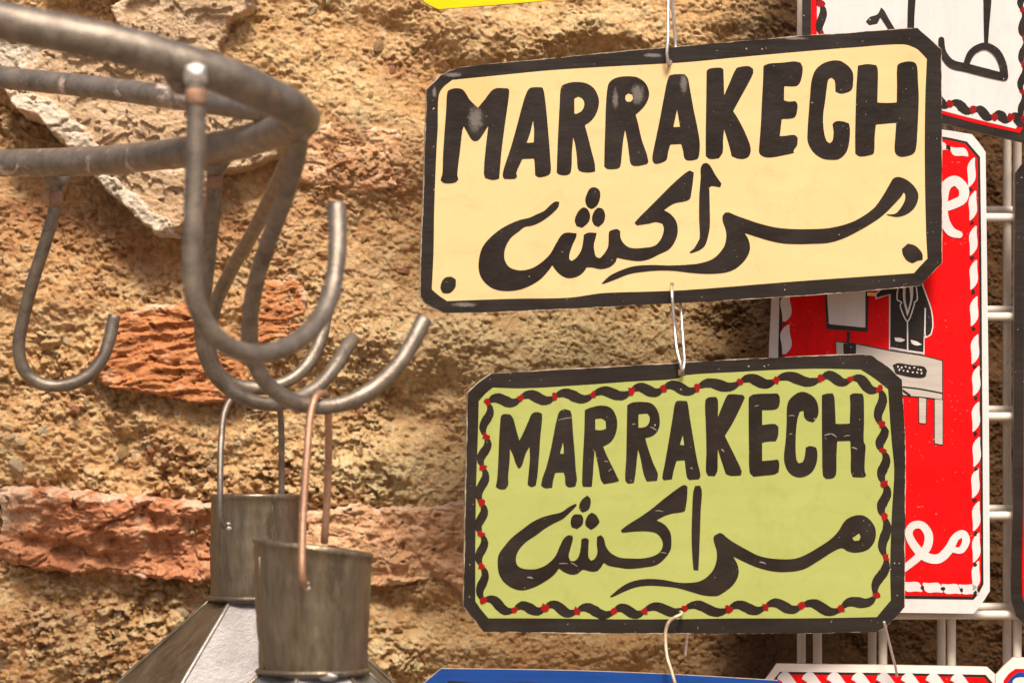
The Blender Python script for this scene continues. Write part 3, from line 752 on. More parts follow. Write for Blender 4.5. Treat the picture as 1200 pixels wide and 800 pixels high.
green_letters = [
 (570,460,5.7125,[(98,155),(120,142),(160,145),(180,175),(200,250),(220,320),(250,260),(285,180),(305,140),(340,128),(372,140),(372,180),(360,300),(352,420),(340,560),(330,620),(300,630),(275,615),(280,560),(290,440),(288,362),(265,400),(235,490),(215,508),(195,470),(175,410),(157,375),(155,450),(145,560),(145,615),(125,645),(90,645),(62,630),(72,570),(80,430),(85,300),(92,200)],[]),
 (570,460,5.7125,[(490,125),(520,110),(560,118),(570,150),(580,280),(590,400),(598,520),(605,580),(595,625),(555,632),(530,615),(525,560),(515,532),(460,535),(445,590),(440,635),(390,637),(365,620),(375,570),(400,500),(430,380),(455,250),(475,160)],[[(512,330),(517,370),(516,410),(492,405)]]),
 (570,460,5.7125,[(658,115),(700,98),(770,85),(830,100),(865,150),(875,210),(862,280),(830,330),(780,360),(810,430),(850,510),(888,590),(850,600),(785,610),(765,580),(750,500),(725,380),(718,450),(712,550),(705,628),(645,628),(640,600),(645,450),(655,250)],[[(728,175),(770,172),(798,190),(800,240),(770,250),(728,248)]]),
 (720,450,5.7125,[(85,140),(120,122),(190,118),(250,130),(290,180),(303,250),(290,310),(255,345),(205,360),(225,430),(260,530),(290,600),(285,645),(215,650),(195,600),(175,500),(158,435),(150,500),(140,600),(130,660),(90,665),(72,640),(78,500),(82,300)],[[(160,200),(220,195),(235,220),(230,260),(205,285),(160,292)]]),
 (720,450,5.7125,[(405,130),(420,112),(485,112),(492,140),(505,230),(530,380),(555,520),(575,610),(565,635),(500,640),(485,620),(475,560),(470,508),(415,512),(395,580),(385,635),(330,642),(320,625),(335,540),(365,370),(388,230)],[[(456,340),(462,370),(466,408),(438,405)]]),
 (720,450,5.7125,[(608,110),(630,88),(680,85),(692,110),(692,220),(720,150),(755,75),(780,66),(860,72),(872,90),(840,160),(790,260),(738,345),(770,410),(810,490),(850,580),(845,610),(780,612),(745,600),(725,540),(705,480),(692,430),(690,500),(688,580),(670,615),(625,612),(612,580),(615,450),(610,250)],[]),
 (860,440,5.712,[(98,145),(130,125),(290,118),(305,140),(302,200),(280,225),(188,230),(188,330),(270,322),(297,340),(295,400),(280,438),(230,440),(188,448),(188,570),(250,565),(295,560),(303,590),(298,645),(270,660),(200,668),(130,675),(105,645),(100,500),(98,300)],[]),
 (860,440,5.712,[(450,108),(510,125),(550,165),(565,220),(560,270),(530,312),(490,300),(470,275),(465,235),(440,240),(425,290),(415,370),(412,480),(418,560),(432,585),(460,575),(475,530),(480,480),(510,470),(550,480),(558,520),(550,590),(520,645),(470,675),(420,678),(370,650),(340,590),(335,530),(345,440),(352,320),(358,190),(390,140)],[]),
 (860,440,5.712,[(588,130),(620,120),(662,118),(672,150),(680,322),(740,322),(775,320),(778,200),(775,130),(800,118),(860,120),(868,150),(870,300),(868,440),(880,470),(875,560),(875,640),(885,665),(870,678),(795,678),(782,640),(782,540),(778,435),(690,438),(685,560),(682,660),(660,685),(615,690),(595,665),(590,500),(588,300)],[]),
]
for (ox, oy, s, o, hs) in green_letters:
    gs_.sheet('painted_letter', T(ox, oy, s, o), Z1, Z2, M_BLACKG, [T(ox, oy, s, h) for h in hs])
g4 = lambda p: T(570, 570, 5.7125, p)
g5 = lambda p: T(700, 560, 5.331, p)
g6 = lambda p: T(840, 580, 4.445, p)
shin = (g4([(600,112),(602,125),(560,170),(510,215),(450,245),(390,280),(330,325),(270,365),(225,410),(200,460),(200,510),(225,540),(290,552),(350,545),(410,515),(460,465),(490,400),(515,350),(545,325),(575,325),(578,350),(562,410),(550,460),(560,495),(590,495),(615,470),(630,410),(635,350),(665,342),(685,355),(682,410),(683,470),(700,495),(725,480),(742,440),(738,380),(740,335),(765,322),(785,345),(800,400),(830,440),(870,465)])
        + g5([(151,497),(200,500),(280,500),(350,485),(390,460),(408,420),(400,380),(370,345),(320,332),(240,332),(155,340),(145,325),(190,290),(270,240),(340,190),(420,125),(500,65),(540,42),(562,50),(560,120),(550,190),(540,208),(470,220),(420,235),(368,262),(420,290),(455,340),(462,400),(455,450),(420,500),(370,540),(300,555),(200,565),(120,555),(70,545)])
        + g4([(785,508),(760,545),(735,565),(690,565),(645,555),(610,580),(570,587),(520,570),(485,545),(450,590),(380,640),(310,675),(240,692),(180,680),(120,640),(85,585),(75,520),(80,460),(110,410),(170,340),(240,285),(300,240),(370,205),(440,185),(500,170),(560,130)]))
gs_.sheet('painted_letter', shin, Z1, Z2, M_BLACKG)
for d in ([(645,80),(675,58),(695,80),(695,125),(680,155),(645,172),(622,150),(625,110)], [(590,185),(635,185),(648,215),(640,255),(605,283),(570,270),(563,240),(570,205)], [(705,172),(735,190),(758,235),(735,265),(700,288),(665,260),(662,230),(680,190)]):
    gs_.sheet('painted_dot', g4(d), Z1, Z2, M_BLACKG)
gs_.sheet('painted_letter', g5([(610,48),(640,45),(652,80),(645,200),(640,350),(635,480),(630,575),(600,572),(592,480),(588,350),(592,200),(598,90)]), Z1, Z2, M_BLACKG)
ram = (g5([(78,738),(140,685),(200,650),(270,632),(340,628),(420,635),(500,650),(580,652),(650,638),(710,590),(740,530),(745,460),(725,385),(730,360),(765,340),(790,352)])
       + g6([(42,212),(80,240),(150,280),(220,315),(300,330),(400,330),(460,310),(530,270),(590,230),(630,190),(670,130),(720,105),(770,108),(815,150),(828,200),(815,250),(780,285),(720,298),(680,290),(650,275),(600,295),(530,340),(450,385),(370,398),(290,395),(210,375),(140,345),(85,318),(110,370),(110,420),(80,470),(20,515)])
       + g5([(740,735),(660,730),(590,710),(500,685),(420,675),(320,670),(240,680),(160,710),(90,742)]))
gs_.sheet('painted_letter', ram, Z1, Z2, M_BLACKG, [g6([(705,222),(740,197),(748,215),(740,235),(715,237)])])

def twist(sgn, a, b, w, amp, z0, z1, mat, flip=1):
    A = Vector(a); B = Vector(b); t = (B - A); L = t.length; t.normalize(); nr = Vector((t.y, -t.x)) * flip
    up = []; dn = []
    for k in range(13):
        u = k / 12.0; c = A + t * (L * u) + nr * (amp * math.sin(2 * math.pi * u))
        hw = w / 2 * (0.24 + 0.76 * math.sin(math.pi * u) ** .7) * random.uniform(.94, 1.06)
        tl = t + nr * (amp * 2 * math.pi / L * math.cos(2 * math.pi * u)); tl.normalize(); nn = Vector((tl.y, -tl.x)) * flip
        up.append(tuple(c + nn * hw)); dn.append(tuple(c - nn * hw))
    return sgn.sheet('border_twist', up + dn[::-1], z0, z1, mat, smooth=False)
def dab(sgn, c, r, z0, z1, mat, name='border_dab'):
    pts = []; k0 = random.uniform(0, 1)
    for k in range(9):
        a = 2 * math.pi * (k + k0) / 9; q = r * random.uniform(.55, 1.25)
        pts.append((c[0] + q * math.cos(a), c[1] + q * 1.05 * math.sin(a)))
    return sgn.sheet(name, pts, z0, z1, mat)
top = [(571.6,471.3),(609.6,466.5),(650,464.6),(694.4,463),(739.5,458.2),(777,455),(817.3,454.2),(867.2,447.5),(908.8,445),(962,443.2),(996.6,444),(1030.4,455.8)]
rgt = [(1030.4,455.8),(1032.7,497.4),(1034.6,528.3),(1036.3,566.3),(1035.5,605),(1037.5,652),(1026,697.5)]
bot = [(566,703),(603,713.8),(638.8,710.8),(675.8,715),(719,716),(755,715),(802.5,712),(853.8,713),(897,710),(939.3,709.5),(985.5,713),(1026,697.5)]
lef = [(571.6,471.3),(568.7,511),(566,547),(563.8,588.8),(564,625.5),(564.5,663),(566,703)]
for seq, w_, am, fl in ((top, 12.5, 4.0, 1), (bot, 12, 4.2, 1), (rgt, 11.5, 3.4, 1), (lef, 10.5, 3.6, 1)):
    for a, b in zip(seq[:-1], seq[1:]): twist(gs_, a, b, w_, am, Z1, Z2, M_BLACKG, fl)
for p in top + rgt[1:] + bot[:-1] + lef[1:-1]:
    dab(gs_, p, 4.6, Z2, Z3, M_REDDOT)
# scratches down to the ground coat
for (x1, y1, x2, y2, w_) in [(966,510,974,508,1.4),(974,508,980,512,1.4),(989,511,996,510,1.2),(998,524,1004,526,1.6),(654,492,670,489,.9),(741,497,744,497,1.2),(762,500,769,504,1.2),(655,660,665,660,1.2),(669,659,676,663,1.3),(618,676,624,677,2.0),(768,598,777,599,.9),(774,647,781,648,1),(890,658,897,660,2.0),(809,548,811,549,1.6),(708,540,712,541,1),(713,552,717,549,1),(845,526,848,529,1.6),(924,487,931,487,1),(925,509,928,508,1),(884,476,889,475,1)]:
    gs_.stroke('paint_chip', [(x1, y1), ((x1+x2)/2, (y1+y2)/2 - .5), (x2, y2)], [w_*.6, w_, w_*.5], 0, Z3, M_GREYSMEAR)
gs_.sheet('nail_hole', [(794,433),(801,433),(802,438),(799,441),(795,440)], 0, Z3, M_RUST)

# ---------------------------------------------------------------- red sign on the grid
rs_ = Sign('painted_sign', 1030, 430, 1.450, -5,
           "tall red board behind the others with white twists and a painted figure in a suit")
rs_.sheet('board', [(930,150),(1060,150),(1104,152),(1139,157.5),(1147,167),(1155,178),(1156.5,300),(1158.5,450),(1160,692),(1151,706),(1141,718.5),(1059,717.5),(925,716),(906,700),(901,560),(901,416),(904,350),(906,175)], -.003, 0, M_WHITE, edge_mat=M_EDGE, corner=25)
rs_.sheet('painted_line', [(936,160),(1100,160),(1133,166),(1148.5,184),(1150,300),(1151,450),(1152.5,684),(1147,694),(1141,702),(1060,701),(928,701),(914,690),(912,560),(912,416),(913.5,350),(915,178)], 0, Z1, M_BLACK, corner=25)
rs_.sheet('painted_field', [(938,163),(1100,163),(1131,168.5),(1145.5,186),(1147,300),(1148,450),(1149.5,683),(1145,690),(1139.5,698.5),(1060,697.5),(930,697.5),(918,688),(916,560),(916,416),(917.5,350),(919,180)], Z1, Z2, M_RED, corner=25)
def lens(c, L, w_, ang, mat=M_WHITE, z=Z2):
    a = math.radians(ang); t = Vector((math.cos(a), math.sin(a))); n_ = Vector((-t.y, t.x)); C = Vector(c)
    up = []; dn = []
    for k in range(9):
        u = k / 8; q = C + t * L * (u - .5) + n_ * (w_ * .16 * math.sin(2 * math.pi * (u)))
        hw = w_ / 2 * (math.sin(math.pi * (u * .94 + .03)) ** .8)
        up.append(tuple(q + n_ * hw)); dn.append(tuple(q - n_ * hw))
    rs_.sheet('border_twist', up + dn[::-1], z, z + .0002, mat, smooth=False)
for i, c in enumerate([(1138.4,202),(1140,241),(1140.5,282),(1141,322),(1141.5,364.5),(1142.5,409),(1144,446),(1143.6,488),(1144.5,529),(1143,565.7),(1144,604.4),(1144,641),(1143.5,674)]):
    lens(c, 35, 10, 101); dab(rs_, (c[0] - 1, c[1] + 20), 2.6, Z3, Z4, M_BLACK)
for c in [(1042,686),(1069,687),(1093,688),(1115,689.5),(1135,690)]:
    lens(c, 25, 13, 24); dab(rs_, (c[0] + 12, c[1] + 1), 2.4, Z3, Z4, M_BLACK)
lens((1124,178), 23, 11, 25); lens((1100,172), 22, 11, 15); dab(rs_, (1111,173), 3, Z3, Z4, M_BLACK)
for c in [(921,360),(921,398),(921,436)]:
    lens(c, 36, 13, 100); dab(rs_, (c[0] - 3, c[1] + 19), 3, Z3, Z4, M_REDDOT)
for k, w_ in ((0, 0),):
    rs_.stroke('painted_letter', [(1107.5,243),(1118,239),(1128,233),(1129,221),(1119,212),(1108,219),(1104.5,238),(1106,257),(1114,271),(1124,275)], [10,11,11,12,12,12,12,12,11,8], 0, Z4, M_WHITE)
rs_.stroke('painted_letter', [(1059,666),(1074,654),(1086,641),(1088,626),(1080,615),(1069,616),(1065,626),(1073,641),(1085,652),(1100,654),(1112,643),(1119,630),(1128,625),(1132,633),(1126,644),(1115,643)], [8,9,10,10,9,9,9,10,11,11,11,9,9,9,8,6], 0, Z4, M_WHITE)
r3 = lambda p: T(890, 320, 3.6375, p)
rs_.sheet('painted_monitor', r3([(270,20),(470,20),(466,80),(462,250),(285,238),(278,80)]), Z2, Z3, M_BLACK)
rs_.sheet('painted_screen', r3([(285,25),(458,25),(452,82),(451,232),(296,217),(288,90)]), Z3, Z4, M_WHITE)
rs_.sheet('painted_monitor', r3([(372,248),(386,250),(384,300),(372,298)]), Z2, Z3, M_BLACK)
rs_.sheet('painted_desk', r3([(323,288),(420,300),(550,326),(640,340),(700,350),(782,370),(782,542),(700,532),(600,520),(480,470),(325,420)]), Z2, Z3, M_BLACK, corner=30)
rs_.sheet('painted_desk', r3([(327,293),(420,305),(550,331),(640,345),(700,355),(778,374),(778,537),(700,527),(600,515),(480,465),(329,415)]), Z3, Z4, M_GREY, corner=30)
rs_.sheet('painted_monitor', r3([(357,298),(412,302),(410,352),(359,350)]), Z4, Z5, M_BLACK)
rs_.sheet('painted_desk', r3([(676,528),(714,533),(712,644),(677,641)]), Z2, Z3, M_BLACK)
rs_.sheet('painted_desk', r3([(680,530),(710,534),(708,640),(681,637)]), Z3, Z4, M_GREY)
rs_.sheet('painted_desk', r3([(743,538),(784,541),(784,734),(743,728)]), Z2, Z3, M_BLACK)
rs_.sheet('painted_desk', r3([(747,536),(780,540),(780,730),(747,724)]), Z3, Z4 + .0001, M_GREY)
rs_.stroke('painted_line', r3([(612,484),(690,494),(780,511)]), 1.6, 0, Z5, M_BLACK)
rs_.stroke('painted_line', r3([(612,500),(640,520)]), 2.5, 0, Z5, M_BLACK)
rs_.sheet('painted_keypad', r3([(567,392),(590,383),(650,392),(700,398),(714,415),(708,440),(690,446),(640,442),(580,428)]), Z4, Z5, M_BLACK)
for (x, y) in [(590,398),(606,402),(622,398),(640,404),(658,402),(676,410),(596,412),(614,416),(632,418),(652,422),(672,424),(690,426),(688,412)]:
    dab(rs_, r3([(x, y)])[0], 1.15, Z5, Z5 + .0003, M_WHITE, 'painted_key')
rs_.sheet('painted_suit', r3([(545,40),(690,30),(712,90),(735,160),(741,225),(733,262),(712,275),(703,276),(703,348),(552,326),(552,92),(495,112),(492,88)]), Z2, Z3, M_WHITE, corner=30)
rs_.sheet('painted_suit', r3([(549,44),(686,34),(707,92),(730,160),(736,225),(729,257),(714,268),(708,262),(708,170),(703,170),(698,342),(557,320),(559,88),(500,104),(498,92)]), Z3, Z4, M_BLACK, corner=30)
rs_.sheet('painted_shirt', r3([(612,40),(655,40),(652,110),(630,185),(612,110)]), Z4, Z5, M_WHITE)
rs_.sheet('painted_tie', r3([(624,60),(638,60),(642,110),(632,160),(622,110)]), Z5, Z5 + .0003, M_BLACK)
for p in ([(590,60),(586,110),(604,125),(600,145),(630,205),(656,145),(660,125),(672,110),(668,60)], [(630,205),(631,335)], [(560,318),(630,330),(698,340)], [(706,150),(704,260)]):
    rs_.stroke('painted_line', r3(p), 1.5, 0, Z5 + .0004, M_WHITE)
rs_.sheet('painted_pocket', r3([(574,274),(600,276),(622,284),(605,292),(580,290)]), Z4, Z5, M_WHITE)
rs_.sheet('painted_pocket', r3([(644,284),(668,290),(692,304),(670,308),(650,300)]), Z4, Z5, M_WHITE)
rs_.sheet('painted_hand', r3([(458,82),(496,84),(498,100),(478,96),(460,97)]), Z2, Z4, paint("pale yellow paint", (.85, .68, .25)))

# ---------------------------------------------------------------- white sign, upper right
ws_ = Sign('painted_sign', 1080, 40, 1.448, -6,
           "white board with black Arabic lettering in the upper right corner")
ws_.sheet('board', [(941,-95),(940,0),(941,104),(1020,121),(1105,144.5),(1150,156),(1198,167),(1214,150),(1216,0),(1214,-95)], -.003, 0, M_BLACK, edge_mat=M_EDGE, corner=25)
ws_.sheet('painted_line', [(950,-90),(950.5,0),(950,96),(1020,109),(1105,134),(1150,146),(1195,156),(1204,140),(1206,0),(1206,-90)], 0, Z1, M_RED, corner=25)
ws_.sheet('painted_field', [(957.5,-85),(957.5,0),(957,88),(1020,106),(1105,130),(1150,141.5),(1190,151),(1201,135),(1202,0),(1202,-85)], Z1, Z2, M_WHITE, corner=25)
c1_ = lambda p: T(920, 0, 4.21, p)
wsa = [(960,-60),(962,-28),(962,5),(963,42),(961,80)]
for a, b in zip(wsa[:-1], wsa[1:]): twist(ws_, a, b, 10, 2.6, Z2, Z3, M_BLACKG); dab(ws_, b, 5, Z3, Z4, M_REDDOT)
wsb = [(1090,117)] + c1_([(815,512),(930,545),(1030,575),(1112,580),(1185,600)])
for a, b in zip(wsb[:-1], wsb[1:]): twist(ws_, a, b, 11.5, 2.8, Z2, Z3, M_BLACKG); dab(ws_, b, 4.6, Z3, Z4, M_REDDOT)
dab(ws_, wsb[0], 4, Z3, Z4, M_REDDOT)
wsr = [(1199,-20),(1198,12),(1200,44),(1199,76),(1198,108),(1199,138)]
for a, b in zip(wsr[:-1], wsr[1:]): twist(ws_, a, b, 9, 2.6, Z2, Z3, M_BLACKG); dab(ws_, b, 3.5, Z3, Z4, M_REDDOT)
ws_.stroke('painted_letter', [(1070,-60),(1069,-10),(1067.5,20),(1067,60)], [9,9,8,8], 0, Z4, M_BLACKG)
ws_.stroke('painted_letter', [(1157.5,-50),(1157,0),(1156,30),(1155.5,54)], [11,9.5,6.5,4], 0, Z4, M_BLACKG)
ws_.stroke('painted_letter', [(1103,47),(1105,62),(1115,75),(1134,80),(1157,86),(1176,90.5)], [7,8,10,10,10,9], 0, Z4 + .0001, M_BLACKG)
ws_.stroke('painted_letter', [(1132,76),(1137,64),(1145,57),(1156,54.5),(1168,62),(1175,76),(1177,90)], [7,8,8,8,9,9,9], 0, Z4 + .0003, M_BLACKG)
ws_.sheet('painted_letter', c1_([(398,108),(420,85),(455,72),(474,38),(490,55),(512,95),(545,150),(510,150),(470,88),(455,118),(415,126)]), Z2, Z3, M_BLACKG)

# ---------------------------------------------------------------- yellow sign, top
ys_ = Sign('painted_sign', 630, -40, 1.40, 10, "bright yellow board of which only the lower edge shows at the top")
ys_.sheet('board', [(497,2),(505,7),(514,11),(617,3),(680,-3),(760,-10),(775,-24),(775,-120),(760,-135),(500,-120),(488,-105),(488,-8)], -.003, 0, M_YEL, edge_mat=M_EDGE, corner=25)
# ---------------------------------------------------------------- blue sign, bottom
bs_ = Sign('painted_sign', 720, 850, 1.38, 6, "dark blue board whose top edge shows below the lime green one")
bs_.sheet('board', [(517,783),(497,800),(480,815),(478,930),(500,950),(900,960),(925,940),(926,812),(912,797),(783,789.5),(660,785)], -.003, 0, M_BLUE, edge_mat=M_EDGE, corner=25)
bs_.sheet('painted_field', [(526,797),(515,808),(500,822),(498,925),(512,935),(890,944),(906,930),(908,822),(896,812),(783,806),(620,799),(570,800)], 0, Z1, M_BLACK, corner=25)
# ---------------------------------------------------------------- red and white sign, bottom
qs_ = Sign('painted_sign', 1030, 850, 1.42, -3, "red board with white border and white twists, cut off by the bottom edge")
qs_.sheet('board', [(910,777),(1050,779),(1157,781),(1168,791),(1178,802),(1178,930),(1165,945),(905,942),(890,925),(890,803),(897,795)], -.003, 0, M_WHITED, edge_mat=M_EDGE, corner=25)
qs_.sheet('painted_line', [(914,786.5),(1050,788),(1155,790),(1169,806),(1169,925),(1160,934),(910,932),(900,920),(900,804)], 0, Z1, M_BLACK, corner=25)
qs_.sheet('painted_field', [(914,789.5),(1050,791),(1153,793),(1166,808),(1166,924),(1158,931),(912,929),(903,918),(903,806)], Z1, Z2, M_RED, corner=25)
for k in range(8):
    cx = 925 + 29 * k; a = math.radians(25)
    up = []; dn = []
    for j in range(9):
        u = j / 8; q = Vector((cx + 30 * (u - .5) * math.cos(a), 799 + .8 * k * .3 + 30 * (u - .5) * math.sin(a) - 4 * math.sin(2 * math.pi * u)))
        hw = 7 * math.sin(math.pi * (u * .92 + .04)) ** .6
        up.append((q.x + hw * .4, q.y - hw)); dn.append((q.x - hw * .4, q.y + hw))
    qs_.sheet('border_twist', up + dn[::-1], Z2, Z3, M_WHITE, smooth=False)
    dab(qs_, (cx + 15, 802), 3.4, Z3, Z4, M_BLACK)
# ---------------------------------------------------------------- blue and white sign, bottom right
ts_ = Sign('painted_sign', 1220, 850, 1.40, -5, "blue board with white and red border in the bottom right corner")
ts_.sheet('board', [(1187,770),(1176,780),(1167,790),(1164,930),(1300,940),(1320,900),(1320,790),(1300,772)], -.003, 0, M_WHITED, edge_mat=M_EDGE, corner=25)
ts_.sheet('painted_line', [(1190,783),(1182,789),(1176,797),(1174,920),(1290,925),(1308,900),(1308,800),(1292,784)], 0, Z1, M_RED, corner=25)
ts_.sheet('painted_field', [(1193,787),(1185,793),(1180,800),(1178,916),(1288,920),(1303,898),(1303,802),(1290,788)], Z1, Z2, M_BLUE, corner=25)
ts_.sheet('border_twist', [(1186,798),(1190,794),(1200,793),(1206,796),(1200,802),(1190,803)], Z2, Z3, M_WHITE)
# ---------------------------------------------------------------- sign at the right edge
es_ = Sign('painted_sign', 1240, 460, 1.455, -3, "narrow sliver of a red board with a speckled black border at the right edge")
es_.sheet('board', [(1198,192),(1190,203),(1189,320),(1188,450),(1187,600),(1185,700),(1191,722),(1205,734),(1300,750),(1320,730),(1325,210),(1310,190)], -.003, 0, M_BLACK, edge_mat=M_EDGE, corner=25)
es_.sheet('painted_field', [(1207,202),(1201,210),(1200.5,320),(1200,450),(1199,600),(1198,696),(1203,712),(1210,722),(1295,738),(1310,722),(1315,215),(1305,200)], 0, Z1, M_RED, corner=25)

# ------------------------------------------------------------------ tubes
def tube(name, pts, rad, mat, parent=None, n=8, seg=14, taper_end=False, label=None, world=False, wob=0.0, cap=True, ham=0.0):
    V = [p if isinstance(p, Vector) else P(*p) for p in pts]
    if not hasattr(rad, '__len__'): rad = [rad] * len(V)
    C = []; Rr = []
    for i in range(len(V) - 1):
        p0 = V[i - 1] if i else V[0] * 2 - V[1]; p1 = V[i]; p2 = V[i + 1]
        p3 = V[i + 2] if i + 2 < len(V) else V[-1] * 2 - V[-2]
        # centripetal-ish tangents
        d01 = max((p1 - p0).length, 1e-5) ** .5; d12 = max((p2 - p1).length, 1e-5) ** .5; d23 = max((p3 - p2).length, 1e-5) ** .5
        m1 = (p1 - p0) / d01 - (p2 - p0) / (d01 + d12) + (p2 - p1) / d12
        m2 = (p2 - p1) / d12 - (p3 - p1) / (d12 + d23) + (p3 - p2) / d23
        m1 *= d12; m2 *= d12
        for k in range(n):
            t = k / n
            C.append(p1 * (2*t**3-3*t**2+1) + m1 * (t**3-2*t**2+t) + p2 * (-2*t**3+3*t**2) + m2 * (t**3-t**2))
            Rr.append(rad[i] * (1 - t) + rad[i + 1] * t)
    C.append(V[-1]); Rr.append(rad[-1])
    org = C[0].copy() if parent is None else Vector((0, 0, 0))
    tan = [(C[min(i + 1, len(C) - 1)] - C[max(i - 1, 0)]).normalized() for i in range(len(C))]
    u = tan[0].orthogonal().normalized(); verts = []; faces = []
    for i, c in enumerate(C):
        u = (u - tan[i] * u.dot(tan[i])).normalized(); v = tan[i].cross(u)
        for k in range(seg):
            a = 2 * math.pi * k / seg
            r = Rr[i] * (1 + ham * (math.sin(i * .61 + 2.1 * math.sin(i * .17)) + .8 * math.sin(i * .37 + 2 * a) + .5 * math.sin(i * .93 + 3 * a))) * (1 + (wob * (math.sin(i * 1.7 + k) * .5 + random.uniform(-.5, .5)) if wob else 0))
            verts.append(c - org + (u * math.cos(a) + v * math.sin(a)) * r)
    for i in range(len(C) - 1):
        for k in range(seg):
            a = i * seg + k; b = i * seg + (k + 1) % seg
            faces.append((a, b, b + seg, a + seg))
    if cap:
        for e, s in ((0, -1), (len(C) - 1, 1)):      # chamfered cut end
            base = len(verts)
            for k in range(seg):
                p = verts[e * seg + k] if True else None
                cc = C[e] - org
                verts.append(cc + (Vector(p) - cc) * .80 + tan[e] * s * Rr[e] * .16)
            for k in range(seg):
                a = e * seg + k; b = e * seg + (k + 1) % seg
                q = (a, b, base + (k + 1) % seg, base + k)
                faces.append(q if s > 0 else q[::-1])
            cap_ = tuple(base + k for k in range(seg))
            faces.append(cap_ if s > 0 else cap_[::-1])
    o = mesh_obj(name, verts, faces, mat, parent, smooth=True, label=label)
    if cap:
        for f in (o.data.polygons[-1], o.data.polygons[-1 - (seg + 1)]): f.use_smooth = False
    if parent is None: o.location = org
    return o

def lump(name, c, r, mat, parent, sq=(1, 1, 1), seed=0):
    import bmesh
    rnd = random.Random(seed); bm = bmesh.new(); bmesh.ops.create_icosphere(bm, subdivisions=3, radius=1)
    for v in bm.verts:
        k = 1 + .10 * math.sin(v.co.x * 4 + seed) * math.cos(v.co.z * 5) + rnd.uniform(-.03, .03)
        v.co = Vector((v.co.x * sq[0], v.co.y * sq[1], v.co.z * sq[2])) * r * k
    me = bpy.data.meshes.new(name); bm.to_mesh(me); bm.free(); me.materials.append(mat)
    me.polygons.foreach_set('use_smooth', [True] * len(me.polygons))
    o = bpy.data.objects.new(name, me); COL.objects.link(o); o.parent = parent; o.location = c
    return o

# ---------------------------------------------------------------- hook rack
rack = empty('hook_rack', (0, 0, 0))
tagtop(rack, "worn steel hanging ring with welded hooks reaching in from the upper left", "hook rack")
RR = .0077
tube('ring_rod', [(-260,-35,.90),(-120,-5,.92),(0,24,.94),(67.5,38,.945),(135,52,.95),(216,74,.96),(270,92,.97),(310,110,.985),(338,124,1.0),(352,136,1.02),(350,146,1.05),(332,152,1.075)],
     RR, M_RACK, rack, n=8, seg=28, ham=.010, label='thick front rod bending round the tip')
tube('ring_rod', [(352,138,1.045),(338,147,1.07),(320,155,1.09),(270,170,1.15),(186,182,1.22),(101,189,1.29),(0,191,1.35),(-120,190,1.39),(-260,186,1.42)],
     RR, M_RACK2, rack, n=8, seg=24, ham=.010, label='rear rod with flaking skin')
tube('ring_rod', [(330,134,1.08),(304,128,1.10),(203,114,1.17),(101,101,1.22),(0,91,1.27),(-120,82,1.30),(-260,76,1.33)],
     .0058, M_RACK2, rack, n=6, seg=20, ham=.010, label='thinner middle rod')
lump('weld', P(229,88,.955), .0052, M_WELD, rack, (1, .8, 1), 1)
lump('weld', P(350,140,1.03), .0085, M_RACK, rack, (1.1, .9, .9), 2)
lump('weld', P(66,206,1.335), .0062, M_RACK, rack, (1.25, .9, 1.2), 3)
lump('weld', P(252,188,1.18), .0062, M_RACK, rack, (1.2, .9, 1.2), 4)
lump('weld', P(212,90,.965), .0062, M_RACK, rack, (1, .9, 1.25), 5)
HR = .0040
tube('hook', [(229,88,.955),(230,140,.955),(228.5,200,.955),(226.5,260,.955),(225.5,320,.957),(232,362,.96),(252,394,.965),(280,411,.975),(310,414,.985),(342,403,1.0),(368,382,1.015),(386,350,1.03),(394,310,1.04),(396,275,1.045),(394,240,1.05)],
     HR, M_RACK, rack, n=6, seg=20, ham=.020, label='nearest hook')
tube('hook_joint', [(229.6,106,.9545),(229.8,122,.9545)], HR * 1.03, M_RUST, rack, n=3, seg=20)
tube('hook', [(252,194,1.185),(251,230,1.19),(247,275,1.20),(241,330,1.21),(236,380,1.22),(242,420,1.225),(258,446,1.23),(282,464,1.235),(312,473,1.24),(345,468,1.25),(372,453,1.26),(392,430,1.27),(404,411,1.28),(413,397,1.29)],
     .0038, M_RACK, rack, n=6, seg=18, ham=.022, label='second hook, ending left of the longest one')
tube('hook_joint', [(252.2,204,1.1855),(251.8,218,1.1875)], .0039, M_RUST, rack, n=3, seg=18)
tube('hook', [(352,142,1.05),(350,175,1.065),(338,220,1.085),(316,280,1.11),(300,330,1.13),(293,375,1.145),(294,412,1.155),(306,440,1.16),(326,461,1.165),(352,473,1.17),(382,476,1.175),(415,468,1.18),(444,450,1.185),(468,425,1.19),(484,400,1.195),(497,374,1.20)],
     HR, M_RACK, rack, n=6, seg=20, ham=.020, label='longest hook, reaching furthest right')
tube('hook', [(346,146,1.06),(338,185,1.12),(318,230,1.19),(295,275,1.25),(268,322,1.30),(251,362,1.325),(245,400,1.335),(252,430,1.34),(272,449,1.345),(300,455,1.35),(334,448,1.355),(358,430,1.36),(374,402,1.365),(381,372,1.37),(384,340,1.375)],
     .0038, M_RACK, rack, n=6, seg=18, ham=.022, label='rear hook behind the others')
tube('hook', [(66,214,1.335),(66,235,1.337),(56,275,1.34),(40,325,1.345),(27,375,1.35),(22,410,1.352),(30,436,1.354),(50,450,1.356),(78,451,1.358),(103,440,1.36),(120,420,1.362),(128,398,1.364),(134,370,1.366)],
     .0036, M_RACK, rack, n=6, seg=18, ham=.022, label='far left hook')
tube('hook_joint', [(66,224,1.3355),(65.2,241,1.3365)], .0038, M_RUST, rack, n=3, seg=18)

